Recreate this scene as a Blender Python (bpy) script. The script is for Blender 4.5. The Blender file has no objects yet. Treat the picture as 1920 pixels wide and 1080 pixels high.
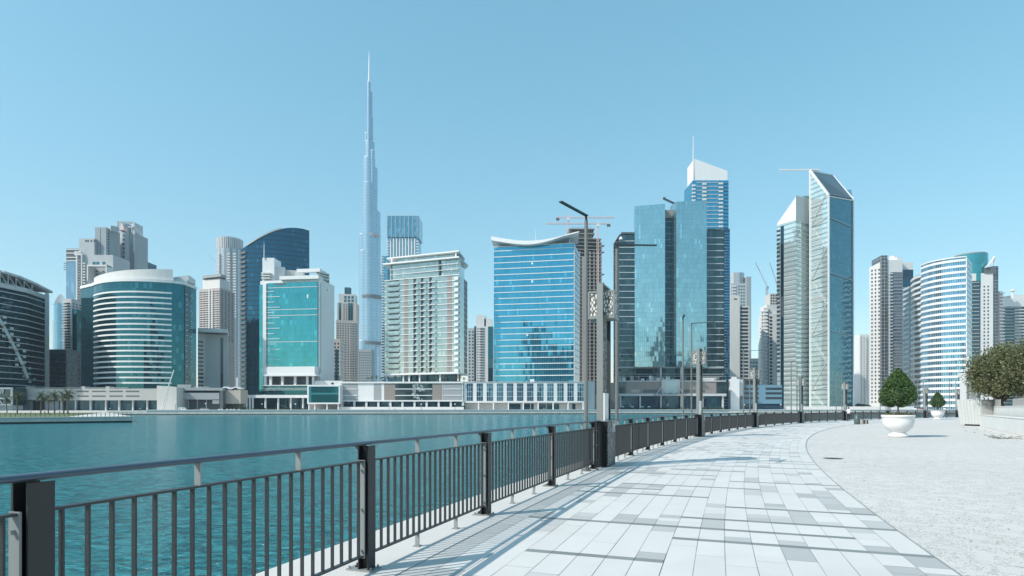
import bpy, math, random
from mathutils import Vector, Matrix, noise
random.seed(7)
R_ = math.radians
scene = bpy.context.scene
COL = scene.collection
# ---------------------------------------------------------------- camera, light, exposure
F, CH, HY = 1100.0, 1.6, 765.5          # focal length in px of the 1920 frame, eye height, horizon row
HAZE = 0.00012
cam = bpy.data.cameras.new("camera"); camo = bpy.data.objects.new("camera", cam); COL.objects.link(camo)
camo.location = (0, 0, CH); camo.rotation_euler = (R_(90), 0, 0)
cam.sensor_width = 36.0; cam.lens = F / 1920 * 36.0; cam.shift_y = (HY - 540) / 1920.0
cam.clip_start = 0.1; cam.clip_end = 12000
scene.camera = camo
SUN_EL, SUN_DIR = 41.0, Vector((-0.89, -0.455))     # direction towards the sun on the ground plane
w = bpy.data.worlds.new("World"); scene.world = w; w.use_nodes = True
nt = w.node_tree; nt.nodes.clear()
sky = nt.nodes.new("ShaderNodeTexSky"); sky.sky_type = 'NISHITA'; sky.sun_disc = False
sky.sun_elevation = R_(SUN_EL); sky.sun_rotation = math.atan2(SUN_DIR.x, SUN_DIR.y)
sky.altitude = 0; sky.air_density = 1.0; sky.dust_density = 0.6; sky.ozone_density = 1.2
hs = nt.nodes.new("ShaderNodeHueSaturation"); hs.inputs['Hue'].default_value = 0.470; hs.inputs['Saturation'].default_value = 1.55; hs.inputs['Value'].default_value = 1.0
bg = nt.nodes.new("ShaderNodeBackground"); bg.inputs['Strength'].default_value = 0.15
wo = nt.nodes.new("ShaderNodeOutputWorld")
sc_ = nt.nodes.new('ShaderNodeVectorMath'); sc_.operation = 'SCALE'; sc_.inputs['Scale'].default_value = 0.15; ga = nt.nodes.new('ShaderNodeGamma'); ga.inputs['Gamma'].default_value = 0.62
sc2 = nt.nodes.new('ShaderNodeVectorMath'); sc2.operation = 'SCALE'; sc2.inputs['Scale'].default_value = 6.75
nt.links.new(sky.outputs[0], sc_.inputs[0]); nt.links.new(sc_.outputs[0], ga.inputs['Color']); nt.links.new(ga.outputs[0], sc2.inputs[0])
nt.links.new(sc2.outputs[0], hs.inputs['Color']); nt.links.new(hs.outputs[0], bg.inputs['Color']); nt.links.new(bg.outputs[0], wo.inputs['Surface'])
sl = bpy.data.lights.new("sun", 'SUN'); sl.energy = 4.6; sl.angle = R_(0.53); sl.color = (1.0, 0.945, 0.86)
so = bpy.data.objects.new("sun", sl); COL.objects.link(so)
sd = Vector((SUN_DIR.x, SUN_DIR.y, 0)).normalized() * math.cos(R_(SUN_EL)) + Vector((0, 0, math.sin(R_(SUN_EL))))
so.rotation_euler = sd.to_track_quat('Z', 'Y').to_euler(); so.location = (-40, -30, 60)
scene.view_settings.view_transform = 'Standard'; scene.view_settings.look = 'None'
scene.view_settings.exposure = 0.22; scene.view_settings.gamma = 1.0
scene.render.engine = 'CYCLES'
scene.cycles.use_denoising = True
scene.cycles.max_bounces = 6; scene.cycles.glossy_bounces = 3; scene.cycles.diffuse_bounces = 2
scene.cycles.transmission_bounces = 4; scene.cycles.transparent_max_bounces = 8; scene.cycles.volume_bounces = 0
scene.cycles.sample_clamp_indirect = 6.0

# ---------------------------------------------------------------- helpers
def X(px, D): return (px - 960) * D / F
def Z(py, D): return CH + (HY - py) * D / F
def P(px, D): return Vector((X(px, D), D))
def G(px, py, z=0.0):
    D = F * (CH - z) / (py - HY); return Vector(((px - 960) * D / F, D))

MATS = {}
def _nm(name):
    m = bpy.data.materials.new(name); m.use_nodes = True
    return m, m.node_tree, m.node_tree.nodes['Principled BSDF']
def _math(nt, op, a, b=None, c=None):
    n = nt.nodes.new('ShaderNodeMath'); n.operation = op
    for i, v in enumerate((a, b, c)):
        if v is None: continue
        if isinstance(v, (int, float)): n.inputs[i].default_value = v
        else: nt.links.new(v, n.inputs[i])
    return n.outputs[0]
def _mix(nt, fac, a, b):
    n = nt.nodes.new('ShaderNodeMix'); n.data_type = 'RGBA'
    for i, v in ((0, fac), (6, a), (7, b)):
        if isinstance(v, (int, float)): n.inputs[i].default_value = v
        elif isinstance(v, (tuple, list)): n.inputs[i].default_value = (v[0], v[1], v[2], 1)
        else: nt.links.new(v, n.inputs[i])
    return n.outputs[2]
def paint(name, col, rough=0.6, var=0.12, scale=0.35, metal=0.0, bump=0.0, streak=True, fine=0.0):
    """weathered plain surface: soft blotches, vertical streaks, optional fine grain"""
    m, nt, b = _nm(name)
    tc = nt.nodes.new('ShaderNodeTexCoord'); mp = nt.nodes.new('ShaderNodeMapping')
    mp.inputs['Scale'].default_value = (scale, scale, scale * (0.25 if streak else 1))
    nt.links.new(tc.outputs['Object'], mp.inputs[0])
    n = nt.nodes.new('ShaderNodeTexNoise'); n.inputs['Scale'].default_value = 1.0; n.inputs['Detail'].default_value = 5
    nt.links.new(mp.outputs[0], n.inputs['Vector'])
    lo = tuple(c * (1 - var) for c in col); hi = tuple(min(.95, c * (1 + var * .6)) for c in col)
    c = _mix(nt, n.outputs['Fac'], lo, hi)
    if fine:
        n2 = nt.nodes.new('ShaderNodeTexNoise'); n2.inputs['Scale'].default_value = fine; n2.inputs['Detail'].default_value = 3
        nt.links.new(tc.outputs['Object'], n2.inputs['Vector'])
        f = _math(nt, 'MULTIPLY', _math(nt, 'SUBTRACT', n2.outputs['Fac'], .5), .8)
        c = _mix(nt, _math(nt, 'ADD', .25, f), c, tuple(v * .75 for v in col))
        if bump:
            bp = nt.nodes.new('ShaderNodeBump'); bp.inputs['Strength'].default_value = bump; bp.inputs['Distance'].default_value = .02
            nt.links.new(n2.outputs['Fac'], bp.inputs['Height']); nt.links.new(bp.outputs[0], b.inputs['Normal'])
    nt.links.new(c, b.inputs['Base Color'])
    b.inputs['Roughness'].default_value = rough; b.inputs['Metallic'].default_value = metal
    MATS[name] = m; return m
def glass(name, tint, metal=0.75, rough=0.06, cw=1.5, ch=3.6, var=0.35, mull=(0.05, 0.06, 0.07), mw=0.05, sp=None, sph=0.22, mh=0.03, tilt=0.012, blind=0.08):
    """reflective curtain wall: every pane has its own tone and a slightly different tilt; UV is in metres along the wall / up it"""
    m, nt, b = _nm(name)
    uv = nt.nodes.new('ShaderNodeUVMap'); s = nt.nodes.new('ShaderNodeSeparateXYZ'); nt.links.new(uv.outputs[0], s.inputs[0])
    u = _math(nt, 'DIVIDE', s.outputs[0], cw); v = _math(nt, 'DIVIDE', s.outputs[1], ch)
    fu, fv = _math(nt, 'FLOOR', u), _math(nt, 'FLOOR', v)
    cx = nt.nodes.new('ShaderNodeCombineXYZ'); nt.links.new(fu, cx.inputs[0]); nt.links.new(fv, cx.inputs[1])
    wn = nt.nodes.new('ShaderNodeTexWhiteNoise'); wn.noise_dimensions = '3D'; nt.links.new(cx.outputs[0], wn.inputs['Vector'])
    ru, rv = _math(nt, 'FRACT', u), _math(nt, 'FRACT', v)
    # larger blotches of tone (rooms, blinds drawn over several panes)
    big = nt.nodes.new('ShaderNodeTexNoise'); big.inputs['Scale'].default_value = .33; big.inputs['Detail'].default_value = 3
    nt.links.new(cx.outputs[0], big.inputs['Vector'])
    t = _math(nt, 'ADD', _math(nt, 'MULTIPLY', wn.outputs['Value'], .25), _math(nt, 'MULTIPLY', big.outputs['Fac'], .75))
    lo = tuple(c * (1 - var) for c in tint); hi = tuple(min(.95, c * (1 + var)) for c in tint)
    col = _mix(nt, t, lo, hi)
    if blind:
        bl = _math(nt, 'GREATER_THAN', wn.outputs['Value'], 1 - blind)
        col = _mix(nt, _math(nt, 'MULTIPLY', bl, .5), col, tuple(min(.9, c * 1.5 + .05) for c in tint))
    if sp:
        col = _mix(nt, _math(nt, 'LESS_THAN', rv, sph), col, sp)
    ml = _math(nt, 'MAXIMUM', _math(nt, 'LESS_THAN', ru, mw), _math(nt, 'LESS_THAN', rv, mh))
    col = _mix(nt, ml, col, mull)
    nt.links.new(col, b.inputs['Base Color'])
    nt.links.new(_math(nt, 'MULTIPLY', _math(nt, 'SUBTRACT', 1, ml), metal), b.inputs['Metallic'])
    b.inputs['Roughness'].default_value = rough
    ge = nt.nodes.new('ShaderNodeNewGeometry'); vm = nt.nodes.new('ShaderNodeVectorMath'); vm.operation = 'SUBTRACT'
    nt.links.new(wn.outputs['Color'], vm.inputs[0]); vm.inputs[1].default_value = (.5, .5, .5)
    vs = nt.nodes.new('ShaderNodeVectorMath'); vs.operation = 'SCALE'; vs.inputs['Scale'].default_value = tilt * 2; nt.links.new(vm.outputs[0], vs.inputs[0])
    va = nt.nodes.new('ShaderNodeVectorMath'); va.operation = 'ADD'; nt.links.new(ge.outputs['Normal'], va.inputs[0]); nt.links.new(vs.outputs[0], va.inputs[1])
    vn = nt.nodes.new('ShaderNodeVectorMath'); vn.operation = 'NORMALIZE'; nt.links.new(va.outputs[0], vn.inputs[0])
    nt.links.new(vn.outputs[0], b.inputs['Normal'])
    MATS[name] = m; return m

class MB:
    """collects faces, links them as one mesh object"""
    def __init__(s): s.v, s.f, s.uv, s.mi = [], [], [], []
    def face(s, pts, uv=None, mi=0):
        n = len(s.v); s.v += [tuple(p) for p in pts]; s.f.append(tuple(range(n, n + len(pts))))
        s.uv += (uv if uv else [(0, 0)] * len(pts)); s.mi.append(mi)
    def prism(s, poly, z0, z1, tops=None, cap=True, mi=0, u0=0.0):
        n = len(poly); u = u0
        T = tops if tops else [z1] * n
        for i in range(n):
            j = (i + 1) % n; a, b = poly[i], poly[j]; L = math.hypot(b[0] - a[0], b[1] - a[1])
            s.face([(a[0], a[1], z0), (b[0], b[1], z0), (b[0], b[1], T[j]), (a[0], a[1], T[i])], [(u, z0), (u + L, z0), (u + L, T[j]), (u, T[i])], mi)
            u += L
        if cap:
            s.face([(p[0], p[1], T[i]) for i, p in enumerate(poly)], None, mi)
            s.face([(p[0], p[1], z0) for p in reversed(poly)], None, mi)
        return s
    def box(s, x0, x1, y0, y1, z0, z1, mi=0): return s.prism([(x0, y0), (x1, y0), (x1, y1), (x0, y1)], z0, z1, mi=mi)
    def beam(s, p0, p1, w, h=None, up=(0, 0, 1), mi=0):
        p0, p1 = Vector(p0), Vector(p1); h = h or w
        d = (p1 - p0); L = d.length; d.normalize(); up = Vector(up)
        sx = d.cross(up)
        if sx.length < 1e-4: sx = d.cross(Vector((0, 1, 0)))
        sx.normalize(); sy = sx.cross(d); a = sx * w / 2; c = sy * h / 2
        q = [(-1, -1), (1, -1), (1, 1), (-1, 1)]
        A = [p0 + a * i + c * j for i, j in q]; Bq = [p1 + a * i + c * j for i, j in q]
        for k in range(4):
            l = (k + 1) % 4; s.face([A[l], A[k], Bq[k], Bq[l]], [(w, 0), (0, 0), (0, L), (w, L)], mi)
        s.face(A, None, mi); s.face(Bq[::-1], None, mi); return s
    def tube(s, p0, p1, r0, r1=None, n=10, mi=0, caps=True):
        p0, p1 = Vector(p0), Vector(p1); r1 = r0 if r1 is None else r1
        d = (p1 - p0).normalized(); a = d.cross(Vector((0, 0, 1)))
        if a.length < 1e-3: a = Vector((1, 0, 0))
        a.normalize(); c = d.cross(a)
        A = [p0 + (a * math.cos(t) + c * math.sin(t)) * r0 for t in [2 * math.pi * k / n for k in range(n)]]
        Bq = [p1 + (a * math.cos(t) + c * math.sin(t)) * r1 for t in [2 * math.pi * k / n for k in range(n)]]
        L = (p1 - p0).length
        for k in range(n):
            l = (k + 1) % n; s.face([A[k], A[l], Bq[l], Bq[k]], [(k, 0), (k + 1, 0), (k + 1, L), (k, L)], mi)
        if caps: s.face(A[::-1], None, mi); s.face(Bq, None, mi)
        return s
    def lathe(s, prof, c, n=32, mi=0):
        for i in range(len(prof) - 1):
            (r0, z0), (r1, z1) = prof[i], prof[i + 1]
            for k in range(n):
                t0, t1 = 2 * math.pi * k / n, 2 * math.pi * (k + 1) / n
                pt = lambda r, t, z: (c[0] + r * math.cos(t), c[1] + r * math.sin(t), c[2] + z)
                s.face([pt(r0, t0, z0), pt(r0, t1, z0), pt(r1, t1, z1), pt(r1, t0, z1)], None, mi)
        return s
    def build(s, name, mat, parent=None, smooth=False, merge=False):
        me = bpy.data.meshes.new(name); me.from_pydata(s.v, [], s.f)
        uvl = me.uv_layers.new(name='UVMap')
        flat = [c for p in s.uv for c in p]; uvl.data.foreach_set('uv', flat)
        mats = mat if isinstance(mat, (list, tuple)) else [mat]
        for m in mats: me.materials.append(m)
        me.polygons.foreach_set('material_index', s.mi)
        if merge or smooth:
            import bmesh
            bm = bmesh.new(); bm.from_mesh(me); bmesh.ops.remove_doubles(bm, verts=bm.verts, dist=1e-4)
            bmesh.ops.recalc_face_normals(bm, faces=bm.faces); bm.to_mesh(me); bm.free()
        if smooth: me.polygons.foreach_set('use_smooth', [True] * len(me.polygons))
        me.update()
        o = bpy.data.objects.new(name, me); COL.objects.link(o)
        if parent is not None: attach(o, parent)
        return o
def attach(o, parent):
    o.parent = parent
    L = parent['_loc'] if '_loc' in parent else (0, 0, 0)
    o.matrix_parent_inverse = Matrix.Translation((-L[0], -L[1], -L[2]))
def tag(o, label=None, cat=None, group=None, kind=None):
    if label: o['label'] = label
    if cat: o['category'] = cat
    if group: o['group'] = group
    if kind: o['kind'] = kind
    return o
def empty(name, loc, label, cat, group=None):
    o = bpy.data.objects.new(name, None); COL.objects.link(o); o.location = loc
    o.empty_display_size = .2; o['_loc'] = tuple(loc)
    return tag(o, label, cat, group)
def copy_thing(root, loc, rz=0.0, label=None, scale=1.0):
    """copy of a thing whose parts were modelled around the origin"""
    r = root.copy(); COL.objects.link(r); r.location = loc; r.rotation_euler = (0, 0, rz); r.scale = (scale,) * 3
    if label: r['label'] = label
    def kids(src, dst):
        for ch in [c for c in src.children]:
            c = ch.copy(); COL.objects.link(c); c.parent = dst; kids(ch, c)
    kids(root, r); return r

# ---------------------------------------------------------------- materials
white = paint('white_cladding', (.74, .75, .75), .45, .08)
white2 = paint('white_render', (.66, .66, .65), .6, .1)
offw = paint('offwhite_render', (.55, .54, .52), .65, .12)
beige = paint('beige_render', (.50, .45, .41), .7, .12)
pink = paint('pinkish_render', (.44, .38, .36), .7, .1)
grey = paint('grey_panel', (.33, .35, .36), .5, .12)
lgrey = paint('light_grey_panel', (.52, .54, .55), .5, .1)
dgrey = paint('dark_grey_panel', (.10, .115, .125), .5, .2)
brown = paint('taupe_panel', (.27, .235, .22), .55, .12)
dark = paint('dark_void', (.018, .024, .03), .4, .3)
conc = paint('raw_concrete', (.37, .345, .325), .85, .25)
concw = paint('quay_concrete', (.76, .72, .67), .8, .25, scale=.5)
metal_w = paint('white_steel', (.7, .7, .7), .35, .05)
pinkst = paint('faded_red_steel', (.72, .52, .50), .5, .1)
winm = glass('window_glass', (.05, .07, .085), metal=.35, rough=.08, cw=1.2, ch=1.8, mw=.06, mh=.0, var=.5)
win_teal = glass('window_teal', (.05, .17, .20), metal=.6, rough=.08, cw=1.2, ch=1.8, mw=.06, mh=0, var=.4)
g_dark = glass('dark_teal_glass', (.018, .062, .085), metal=.8, cw=1.5, ch=3.7, var=.5)
g_navy = glass('navy_glass', (.03, .115, .175), metal=.85, cw=1.6, ch=3.8, var=.28, mw=.04, sp=(.03, .085, .12), sph=.3)
g_teal = glass('teal_glass', (.06, .33, .36), metal=.85, cw=1.6, ch=3.6, var=.3, blind=.03, mull=(.05, .2, .22))
g_teal2 = glass('green_teal_glass', (.022, .135, .165), metal=.85, cw=1.6, ch=3.6, var=.35, mull=(.03, .12, .13))
g_blue = glass('bright_blue_glass', (.075, .36, .50), metal=.88, cw=1.6, ch=4.2, var=.24, mull=(.06, .25, .38), mw=.07, blind=.03)
g_pale = glass('pale_blue_glass', (.36, .56, .60), metal=.85, cw=1.5, ch=3.8, var=.26, blind=.03, mull=(.12, .22, .26), mw=.07, mh=.03)
g_mint = glass('mint_glass', (.36, .45, .44), metal=.65, cw=1.4, ch=3.4, var=.3, mull=(.2, .3, .3))
g_grey = glass('grey_green_glass', (.05, .10, .115), metal=.7, cw=1.5, ch=3.8, var=.45, mull=(.04, .06, .07))
g_cyan = glass('cyan_window_glass', (.10, .33, .47), metal=.8, cw=1.5, ch=3.5, var=.6, mull=(.5, .52, .53), mw=.16, mh=0, blind=.12)
g_silver = glass('silver_glass', (.34, .50, .60), metal=.7, rough=.2, cw=2.4, ch=7.0, var=.12, mull=(.24, .34, .42), mw=.12, mh=.1, blind=0)
g_street = glass('street_level_glass', (.03, .10, .15), metal=.6, cw=2.0, ch=4.5, var=.6, mull=(.02, .03, .035))
g_twin = glass('blue_green_glass', (.06, .19, .24), metal=.85, cw=1.5, ch=3.8, var=.2, mull=(.06, .15, .19), mw=.04, sp=(.08, .21, .26), sph=.3)
g_pgreen = glass('pale_green_glass', (.68, .78, .76), metal=.62, cw=1.5, ch=3.8, var=.15, mull=(.3, .4, .4), mw=.04, sp=(.36, .46, .46), sph=.35)
# ---------------------------------------------------------------- rail curve
RR = 180.0; TH0 = R_(20); P0 = Vector((-0.36, 8.8))
CC = P0 + Vector((math.cos(TH0), -math.sin(TH0))) * RR
def Q(s, off=0.0):
    t = TH0 + s / RR
    return CC + Vector((-math.cos(t), math.sin(t))) * (RR - off)
def TAN(s): t = TH0 + s / RR; return Vector((math.sin(t), math.cos(t)))
def NRM(s): t = TH0 + s / RR; return Vector((math.cos(t), -math.sin(t)))   # inward, to the land side
def Q3(s, off, z): q = Q(s, off); return Vector((q.x, q.y, z))

# ---------------------------------------------------------------- ground, water
def water_mat():
    m, nt, b = _nm('canal_water')
    b.inputs['Base Color'].default_value = (.006, .105, .125, 1); b.inputs['Roughness'].default_value = .14; b.inputs['IOR'].default_value = 1.33; b.inputs['Specular IOR Level'].default_value = .36
    tc = nt.nodes.new('ShaderNodeTexCoord'); mp = nt.nodes.new('ShaderNodeMapping'); mp.inputs['Rotation'].default_value = (0, 0, .35); mp.inputs['Scale'].default_value = (1, 1.9, 1)
    nt.links.new(tc.outputs['Object'], mp.inputs[0])
    hs_ = []
    for sc, am, de in ((.5, 1.0, 2), (1.7, .62, 3), (5.5, .26, 3)):
        n = nt.nodes.new('ShaderNodeTexNoise'); n.inputs['Scale'].default_value = sc; n.inputs['Detail'].default_value = de; n.inputs['Distortion'].default_value = .6
        nt.links.new(mp.outputs[0], n.inputs['Vector']); hs_.append(_math(nt, 'MULTIPLY', n.outputs['Fac'], am))
    h = _math(nt, 'ADD', _math(nt, 'ADD', hs_[0], hs_[1]), hs_[2])
    bp = nt.nodes.new('ShaderNodeBump'); bp.inputs['Strength'].default_value = 1.0; bp.inputs['Distance'].default_value = .34
    nt.links.new(h, bp.inputs['Height']); nt.links.new(bp.outputs[0], b.inputs['Normal'])
    n = nt.nodes.new('ShaderNodeTexNoise'); n.inputs['Scale'].default_value = .03; n.inputs['Detail'].default_value = 4; nt.links.new(tc.outputs['Object'], n.inputs['Vector'])
    c = _mix(nt, n.outputs['Fac'], (.001, .066, .084), (.004, .112, .125))
    crest = _math(nt, 'MULTIPLY_ADD', _math(nt, 'ADD', hs_[1], hs_[2]), 5.0, -1.75); nt.nodes[-1].use_clamp = True   # crests painted lighter, standing in for light shining through them
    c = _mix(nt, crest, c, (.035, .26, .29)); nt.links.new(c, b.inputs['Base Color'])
    return m
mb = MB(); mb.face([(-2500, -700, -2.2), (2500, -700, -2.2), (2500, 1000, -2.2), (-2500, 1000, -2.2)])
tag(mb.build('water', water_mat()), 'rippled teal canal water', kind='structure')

def gravel_mat():
    m, nt, b = _nm('pale_gravel'); tc = nt.nodes.new('ShaderNodeTexCoord')
    def nz(s, d=4, r=.6):
        n = nt.nodes.new('ShaderNodeTexNoise'); n.inputs['Scale'].default_value = s; n.inputs['Detail'].default_value = d; n.inputs['Roughness'].default_value = r
        nt.links.new(tc.outputs['Object'], n.inputs['Vector']); return n.outputs['Fac']
    vo = nt.nodes.new('ShaderNodeTexVoronoi'); vo.inputs['Scale'].default_value = 55; nt.links.new(tc.outputs['Object'], vo.inputs['Vector'])
    big = nz(.22, 5); fine = nz(30, 4); mid = nz(3.0, 5)
    base = _mix(nt, big, (.56, .54, .51), (.74, .715, .68))
    ss = nt.nodes.new('ShaderNodeSeparateColor'); nt.links.new(vo.outputs['Color'], ss.inputs[0])
    pick = _math(nt, 'GREATER_THAN', ss.outputs[0], .72)
    dens = _math(nt, 'GREATER_THAN', mid, .46)
    base = _mix(nt, _math(nt, 'MULTIPLY', _math(nt, 'MULTIPLY', pick, dens), .65), base, (.26, .25, .235))
    base = _mix(nt, _math(nt, 'MULTIPLY', fine, .35), base, (.40, .395, .38))
    nt.links.new(base, b.inputs['Base Color']); b.inputs['Roughness'].default_value = .95
    bp = nt.nodes.new('ShaderNodeBump'); bp.inputs['Strength'].default_value = .6; bp.inputs['Distance'].default_value = .012
    nt.links.new(_math(nt, 'ADD', fine, vo.outputs['Distance']), bp.inputs['Height']); nt.links.new(bp.outputs[0], b.inputs['Normal'])
    return m
gravel = gravel_mat()
PAVE = 5.45
mb = MB()
poly = []
N = 240
for k in range(N):
    t = 2 * math.pi * k / N; poly.append((CC.x + (RR - PAVE + .3) * math.cos(t), CC.y + (RR - PAVE + .3) * math.sin(t), -.012))
mb.face(poly)
tag(mb.build('ground', gravel), 'flat pale gravel ground', kind='structure')
mb = MB(); mb.box(-620, 900, -690, -190, -3, -.03)
tag(mb.build('rear_ground', gravel), 'land behind the promenade', kind='structure')
# quay body (ring), coping
S0, S1, DS = -30.0, 215.0, 1.5
def ring(mb, s0, s1, o0, o1, z, ds=DS, thick=None, mi=0):
    n = max(1, int(round((s1 - s0) / ds)))
    for k in range(n):
        a, b = s0 + (s1 - s0) * k / n, s0 + (s1 - s0) * (k + 1) / n
        p = [Q3(a, o0, z), Q3(a, o1, z), Q3(b, o1, z), Q3(b, o0, z)]
        mb.face(p, [(a, o0), (a, o1), (b, o1), (b, o0)], mi)
        if thick:
            q = [v - Vector((0, 0, thick)) for v in p]
            mb.face([p[3], p[0], q[0], q[3]][::-1], [(b, z), (a, z), (a, z - thick), (b, z - thick)], mi)
            mb.face([p[1], p[2], q[2], q[1]][::-1], None, mi)
coping_m = paint('coping_stone', (.66, .64, .61), .7, .14, scale=1.2, streak=False, fine=60, bump=.25)
mb = MB(); ring(mb, S0, S1, -.92, .36, .012, thick=.3)
tag(mb.build('quay_coping', coping_m), 'pale stone quay edge under the railing', kind='structure')
mb = MB(); ring(mb, S0, S1, -.86, .40, -.2, thick=2.4)
tag(mb.build('quay_wall', concw), 'concrete quay wall below the promenade', kind='structure')
joint_m = paint('paving_joint', (.26, .265, .265), .9, .2)
mb = MB(); ring(mb, S0, S1, .30, PAVE + .01, -.004)
tag(mb.build('paving_bed', joint_m), 'dark joint bed beneath the paving slabs', kind='structure')
# paving slabs: lanes along the quay; each slab has its own tone
def tile_mat():
    m, nt, b = _nm('paving_slab'); at = nt.nodes.new('ShaderNodeAttribute'); at.attribute_name = 'tone'; at.attribute_type = 'GEOMETRY'
    tc = nt.nodes.new('ShaderNodeTexCoord')
    n = nt.nodes.new('ShaderNodeTexNoise'); n.inputs['Scale'].default_value = 2.2; n.inputs['Detail'].default_value = 6; nt.links.new(tc.outputs['Object'], n.inputs['Vector'])
    n2 = nt.nodes.new('ShaderNodeTexNoise'); n2.inputs['Scale'].default_value = 90; n2.inputs['Detail'].default_value = 3; nt.links.new(tc.outputs['Object'], n2.inputs['Vector'])
    c = _mix(nt, at.outputs['Fac'], (.14, .165, .17), (.70, .675, .645))
    dirt = _math(nt, 'MULTIPLY', n.outputs['Fac'], _math(nt, 'ADD', .12, _math(nt, 'MULTIPLY', n2.outputs['Fac'], .2)))
    n3 = nt.nodes.new('ShaderNodeTexNoise'); n3.inputs['Scale'].default_value = .55; n3.inputs['Detail'].default_value = 8; n3.inputs['Distortion'].default_value = 1.2; nt.links.new(tc.outputs['Object'], n3.inputs['Vector'])
    st = _math(nt, 'MULTIPLY_ADD', n3.outputs['Fac'], 3.2, -1.75); nt.nodes[-1].use_clamp = True
    c = _mix(nt, dirt, c, (.33, .33, .32)); c = _mix(nt, _math(nt, 'MULTIPLY', st, .28), c, (.36, .34, .31)); nt.links.new(c, b.inputs['Base Color'])
    b.inputs['Roughness'].default_value = .62
    bp = nt.nodes.new('ShaderNodeBump'); bp.inputs['Strength'].default_value = .12; bp.inputs['Distance'].default_value = .01
    nt.links.new(n2.outputs['Fac'], bp.inputs['Height']); nt.links.new(bp.outputs[0], b.inputs['Normal'])
    return m
mb = MB(); tones = []
def slab(a, b, o0, o1, z, tone, g=.0028):
    mb.face([Q3(a + g, o0 + g, z), Q3(a + g, o1 - g, z), Q3(b - g, o1 - g, z), Q3(b - g, o0 + g, z)][::1]); tones.append(tone)
rnd = random.Random(3)
NL = 16; LW = (PAVE - .62) / NL
# dark cross bands every so often, each over a staggered range of lanes
bands = []
s = S0
while s < S1:
    l0 = rnd.choice([0, 2, 4, 7, 9]); ln = rnd.choice([5, 6, 8, 9, 14])
    bands.append((s, l0, min(NL, l0 + ln))); s += rnd.choice([.75, .95, 1.2, 1.45])
# narrow drain row next to the coping
s = S0
while s < S1: slab(s, s + .6, .37, .62, .003, .62 + rnd.random() * .12); s += .6
for l in range(NL):
    o0 = .62 + l * LW; o1 = o0 + LW
    cuts = [b[0] for b in bands if b[1] <= l < b[2]]
    prev = S0
    for c in cuts + [S1]:
        s = prev; 
        while s < c - .02:
            L = rnd.choice([1.2, 1.5, 1.8, 2.2]) if rnd.random() > .46 else rnd.choice([.25, .3, .4, .6])
            e = s + L
            if c - e < .25: e = c
            e = min(e, c)
            grey_t = (L <= .6 and rnd.random() < .78)
            slab(s, e, o0, o1, .003, (.50 + rnd.random() * .28) if grey_t else (.93 + rnd.random() * .07))
            s = e
        if c < S1: slab(c, c + .12, o0, o1, .003, .06 + rnd.random() * .12)
        prev = c + .12
ob = mb.build('promenade_paving', tile_mat())
at = ob.data.attributes.new('tone', 'FLOAT', 'FACE'); at.data.foreach_set('value', tones)
tag(ob, 'white and grey slab promenade', kind='structure')
# thin dark edging strip between paving and gravel
edge_m = paint('edging_strip', (.30, .29, .28), .8, .2)
mb = MB(); ring(mb, S0, S1, PAVE, PAVE + .022, .002)
tag(mb.build('paving_edge_strip', edge_m), 'dark edging between paving and gravel', kind='structure')

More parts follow.
